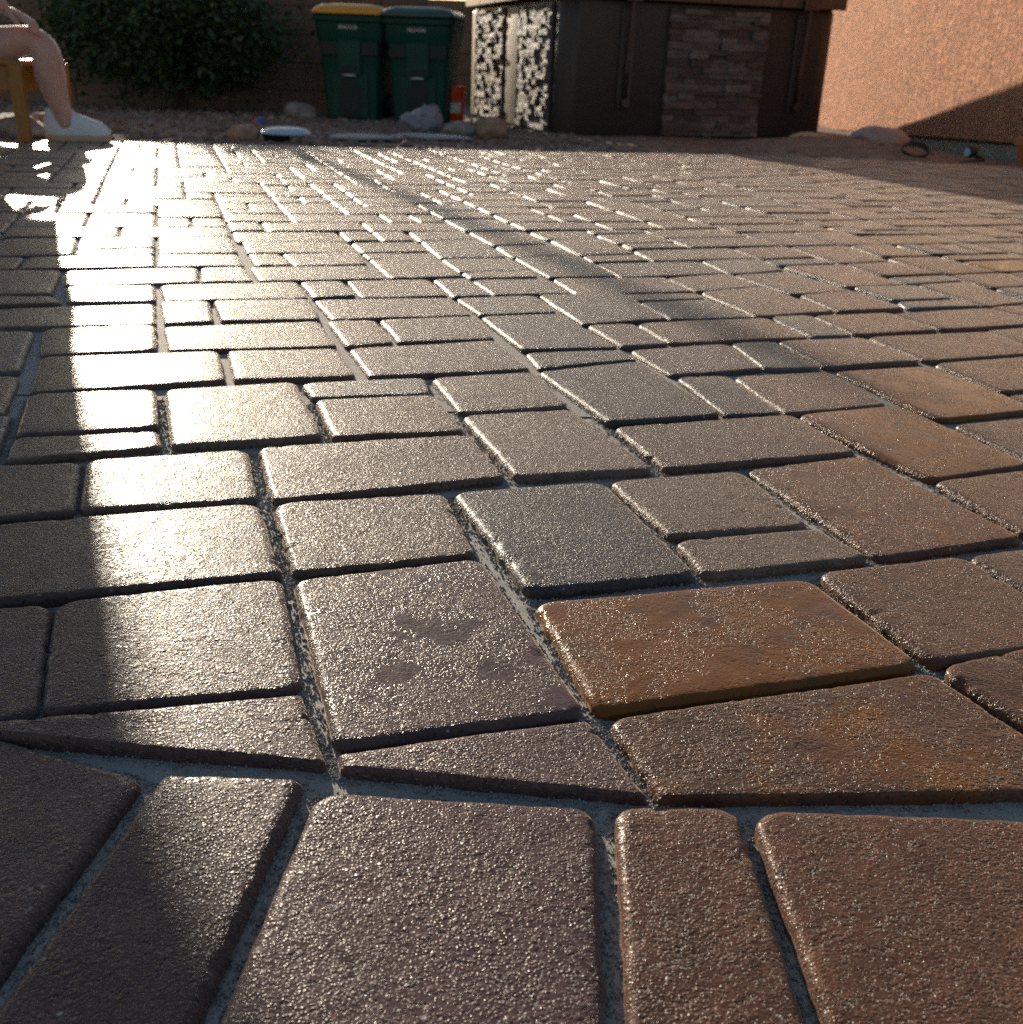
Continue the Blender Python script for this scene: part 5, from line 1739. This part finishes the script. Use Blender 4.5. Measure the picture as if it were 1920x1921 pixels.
board('leg', (.325, .28, 0), (.325, .28, .285), .035, .05, parent=ch)
board('leg', (-.22, -.16, 0), (-.27, -.16, .60), .035, .06, parent=ch)
board('leg', (-.22, .28, 0), (-.27, .28, .60), .035, .06, parent=ch)
board('side_rail', (.30, -.135, .235), (-.24, -.135, .17), .02, .09, parent=ch)
board('side_rail', (.30, .255, .235), (-.24, .255, .17), .02, .09, parent=ch)
for k in range(6):
    x = .30 - .095 * k; board('seat_slat', (x, -.17, .292 - .012 * k), (x, .29, .292 - .012 * k), .08, .018, parent=ch)
for k in range(5):
    y = -.12 + .09 * k; board('back_slat', (-.245, y, .19), (-.46, y, .92), .075, .018, parent=ch)
board('back_rail', (-.36, -.16, .56), (-.36, .28, .56), .04, .02, parent=ch)

# ---------------------------------------------------------------- screen on a frame, added out of view to cast the left shadow
t = thing('patio_shadow_screen', (-1.995, 4.66, 0), 0, 'tan cloth screen added out of view above and left of the seated person to cast the left shadow', 'sun shade')
V, F = [], []
for i in range(41):
    for j in range(21):
        x = -1.9 * i / 40; z = .55 + 1.77 * j / 20
        V.append((x, .012 * math.sin(x * 6) * (1 - j / 20) + .004 * mn.noise(Vector((x * 3, z * 3, 0))), z))
for i in range(40):
    for j in range(20):
        a = i * 21 + j; F.append((a, a + 21, a + 22, a + 1))
o = mesh_obj('shade_fabric', V, F, MAT['canvas'], t); md = o.modifiers.new('thickness', 'SOLIDIFY'); md.thickness = .003
bm = bmesh.new(); tube(bm, [(0, 0, .55), (-1.9, 0, .55)], .012, 10); from_bm('bottom_bar', bm, MAT['galv'], t, True)
bm = bmesh.new(); tube(bm, [(0, 0, 2.34), (-1.9, 0, 2.34)], .035, 14); from_bm('roller', bm, MAT['galv'], t, True)
t = thing('screen_frame', (-3.99, 4.66, 0), 0, 'orange stained wooden post and beam added out of view to carry the shadow screen', 'screen_frame')  # unseen frame, added only to hold the shadow screen
box('post', (-.06, -.06, 0), (.06, .06, 2.52), MAT['oak'], t, .005)
box('beam', (-.3, -.05, 2.38), (2.1, .05, 2.52), MAT['oak'], t, .005).location.z = .0
bm = bmesh.new(); tube(bm, [(.05, 0, 1.75), (.65, 0, 2.37)], .04, 4); from_bm('brace', bm, MAT['oak'], t)

# ---------------------------------------------------------------- person
pr = thing('person', (0, 0, 0), 0, 'seated person at the left edge in grey shorts and white shoes, one bare leg showing', 'person')
def skin_mesh(name, verts, edges, radii, mat, parent, sub=2, root=0):
    me = bpy.data.meshes.new(name); me.from_pydata(verts, edges, []); me.update()
    o = bpy.data.objects.new(name, me); col.objects.link(o)
    m = o.modifiers.new('skin', 'SKIN'); m.use_smooth_shade = True
    for i, r in enumerate(radii):
        sv = me.skin_vertices[0].data[i]; sv.radius = r if isinstance(r, tuple) else (r, r); sv.use_root = (i == root)
    s = o.modifiers.new('sub', 'SUBSURF'); s.levels = sub; s.render_levels = sub
    dg = bpy.context.evaluated_depsgraph_get(); dg.update()
    m2 = bpy.data.meshes.new_from_object(o.evaluated_get(dg)); bpy.data.objects.remove(o)
    m2.materials.clear(); m2.materials.append(mat)
    m2.polygons.foreach_set('use_smooth', [True] * len(m2.polygons))
    o = bpy.data.objects.new(name, m2); col.objects.link(o); o.parent = parent; return o
SK = [((-2.34, 4.64, .38), .13), ((-2.24, 4.63, .54), .15), ((-2.16, 4.62, .70), .16), ((-2.12, 4.61, .85), .165), ((-2.09, 4.60, .96), .07), ((-2.06, 4.59, 1.03), .055),
      ((-2.30, 4.56, .36), .10), ((-2.12, 4.55, .340), .080), ((-1.925, 4.53, .378), .058), ((-1.885, 4.525, .345), .061), ((-1.885, 4.53, .25), .063), ((-1.872, 4.535, .17), .047), ((-1.85, 4.54, .095), .035), ((-1.84, 4.54, .045), .035),
      ((-2.38, 4.56, .36), .10), ((-2.42, 4.36, .37), .085), ((-2.42, 4.16, .41), .060), ((-2.42, 4.12, .26), .055), ((-2.42, 4.14, .09), .038),
      ((-2.08, 4.47, .88), .066), ((-2.06, 4.42, .74), .047), ((-2.08, 4.42, .60), .040), ((-2.03, 4.45, .52), .032), ((-1.99, 4.46, .468), .024),
      ((-2.16, 4.77, .88), .066), ((-2.30, 4.80, .73), .047), ((-2.36, 4.74, .60), .040), ((-2.38, 4.58, .53), .03), ((-2.38, 4.52, .50), .024)]
ED = [(0, 1), (1, 2), (2, 3), (3, 4), (4, 5), (0, 6), (6, 7), (7, 8), (8, 9), (9, 10), (10, 11), (11, 12), (12, 13), (0, 14), (14, 15), (15, 16), (16, 17), (17, 18), (3, 19), (19, 20), (20, 21), (21, 22), (22, 23), (3, 24), (24, 25), (25, 26), (26, 27), (27, 28)]
skin_mesh('body', [v for v, _ in SK], ED, [r for _, r in SK], MAT['skin'], pr)
# head
bm = bmesh.new(); bmesh.ops.create_uvsphere(bm, u_segments=28, v_segments=20, radius=1)
for v in bm.verts:
    x, y, z = v.co
    w = .076 * (1 - .18 * max(0, -z)); d_ = .094
    nx = x * d_ + (.012 * max(0, 1 - ((z + .15) / .22) ** 2) * max(0, 1 - (y / .22) ** 2) if x > .7 else 0)
    if x > .6 and abs(abs(y) - .38) < .2 and abs(z - .08) < .14: nx -= .007
    v.co = (nx + .01 * max(0, -z), y * w, z * .115)
from_bm('head', bm, MAT['skin'], pr, True, (-2.03, 4.59, 1.13))
bm = bmesh.new(); bmesh.ops.create_uvsphere(bm, u_segments=24, v_segments=16, radius=1)
bmesh.ops.delete(bm, geom=[v for v in bm.verts if v.co.z < -.35 or (v.co.x > .55 and v.co.z < .45)], context='VERTS')
for v in bm.verts: v.co = Vector((v.co.x * .102, v.co.y * .086, v.co.z * .124)) * (1 + .05 * mn.noise(v.co * 5))
from_bm('hair', bm, MAT['hair'], pr, True, (-2.037, 4.59, 1.138))
# hands: palm with five bent fingers resting on the knee
def hand(p, fwd, side, upv, mirror=1):
    p, fwd, side, upv = Vector(p), Vector(fwd).normalized(), Vector(side).normalized(), Vector(upv).normalized()
    vs, es, rs_ = [], [], []
    def add(v, r, prev=None):
        vs.append(tuple(v)); rs_.append(r)
        if prev is not None: es.append((prev, len(vs) - 1))
        return len(vs) - 1
    w = add(p, .02); m_ = add(p + fwd * .035, .024, w)
    for i, (off, L) in enumerate(((-.030, .066), (-.010, .076), (.011, .072), (.030, .056))):
        k = add(p + fwd * .075 + side * off, .0095, m_)
        a = add(p + fwd * (.075 + L * .45) + side * off * 1.1 - upv * .004, .0085, k)
        b_ = add(p + fwd * (.075 + L * .75) + side * off * 1.1 - upv * .020, .0078, a)
        add(p + fwd * (.075 + L * .9) + side * off * 1.1 - upv * .038, .007, b_)
    k = add(p + fwd * .03 + side * (-.035 * mirror), .011, m_); k2 = add(p + fwd * .06 + side * (-.052 * mirror) - upv * .01, .0098, k); add(p + fwd * .085 + side * (-.055 * mirror) - upv * .022, .0085, k2)
    return skin_mesh('hand', vs, es, rs_, MAT['skin'], pr, 1)
hand((-2.0, 4.46, .478), (1, .1, -.42), (0, 1, 0), (.35, 0, 1), 1)
hand((-2.385, 4.51, .505), (0, -1, -.4), (1, 0, 0), (0, -.35, 1), -1)
# clothes
skin_mesh('shirt', [(-2.31, 4.64, .42), (-2.24, 4.63, .55), (-2.165, 4.62, .71), (-2.125, 4.61, .85), (-2.095, 4.60, .94), (-2.085, 4.47, .88), (-2.065, 4.42, .75), (-2.16, 4.77, .88), (-2.28, 4.80, .75)], [(0, 1), (1, 2), (2, 3), (3, 4), (3, 5), (5, 6), (3, 7), (7, 8)], [.15, .16, .18, .185, .08, .085, .066, .085, .066], MAT['shirt'], pr, 2)
skin_mesh('shorts', [(-2.34, 4.64, .38), (-2.28, 4.555, .365), (-2.15, 4.55, .352), (-2.055, 4.54, .358), (-2.39, 4.56, .37), (-2.42, 4.40, .375), (-2.42, 4.28, .39), (-2.31, 4.63, .48)], [(0, 1), (1, 2), (2, 3), (0, 4), (4, 5), (5, 6), (0, 7)], [.15, .118, .094, .080, .118, .10, .085, .148], MAT['shorts'], pr, 2)
# shoes
def shoe(x, y, rz):
    N = 24
    def outline(s, z, toe=0):
        P = []
        for k in range(N):
            a = 2 * math.pi * k / N; c, s_ = math.cos(a), math.sin(a)
            wx = .125 * c + .062; wy = (.038 + .010 * (c > 0) * c) * s_ * (1.0 if c > -.2 else .9)
            P.append(((wx - .062) * s + .062 + toe, wy * s))
        return P
    so_ = loft('shoe_sole', [(outline(.97, 0), 0), (outline(1.02, 0), .006), (outline(1.03, 0), .024), (outline(.99, 0), .028)], MAT['sole'], pr)
    V, F = [], []
    prof = [(1.0, .026, 0), (1.03, .045, 0), (1.01, .064, -.003), (.90, .082, -.012), (.68, .096, -.034), (.48, .112, -.058), (.42, .126, -.066)]
    for s, z, sh in prof:
        for (px, py) in outline(s, z):
            zz = z - (.012 * max(0, (px - .09) / .1) if z > .05 else 0)
            V.append((px + sh, py, zz))
    for a in range(len(prof) - 1):
        for k in range(N): F.append((a * N + k, a * N + (k + 1) % N, (a + 1) * N + (k + 1) % N, (a + 1) * N + k))
    up_ = mesh_obj('shoe_upper', V, F, MAT['shoe'], pr)
    for o in (so_, autosm(up_, 60)): o.location = (x, y, .001); o.rotation_euler = (0, 0, rz)
    bm = bmesh.new()
    for k in range(4):
        xx = .045 + .022 * k; zz = .098 - .011 * k
        tube(bm, [(xx, -.026, zz - .010), (xx, 0, zz), (xx, .026, zz - .010)], .0035, 6)
    o = from_bm('laces', bm, MAT['shoe'], pr, True); o.location = (x, y, .001); o.rotation_euler = (0, 0, rz)
shoe(-1.872, 4.55, R(12)); shoe(-2.42, 4.10, R(-70))
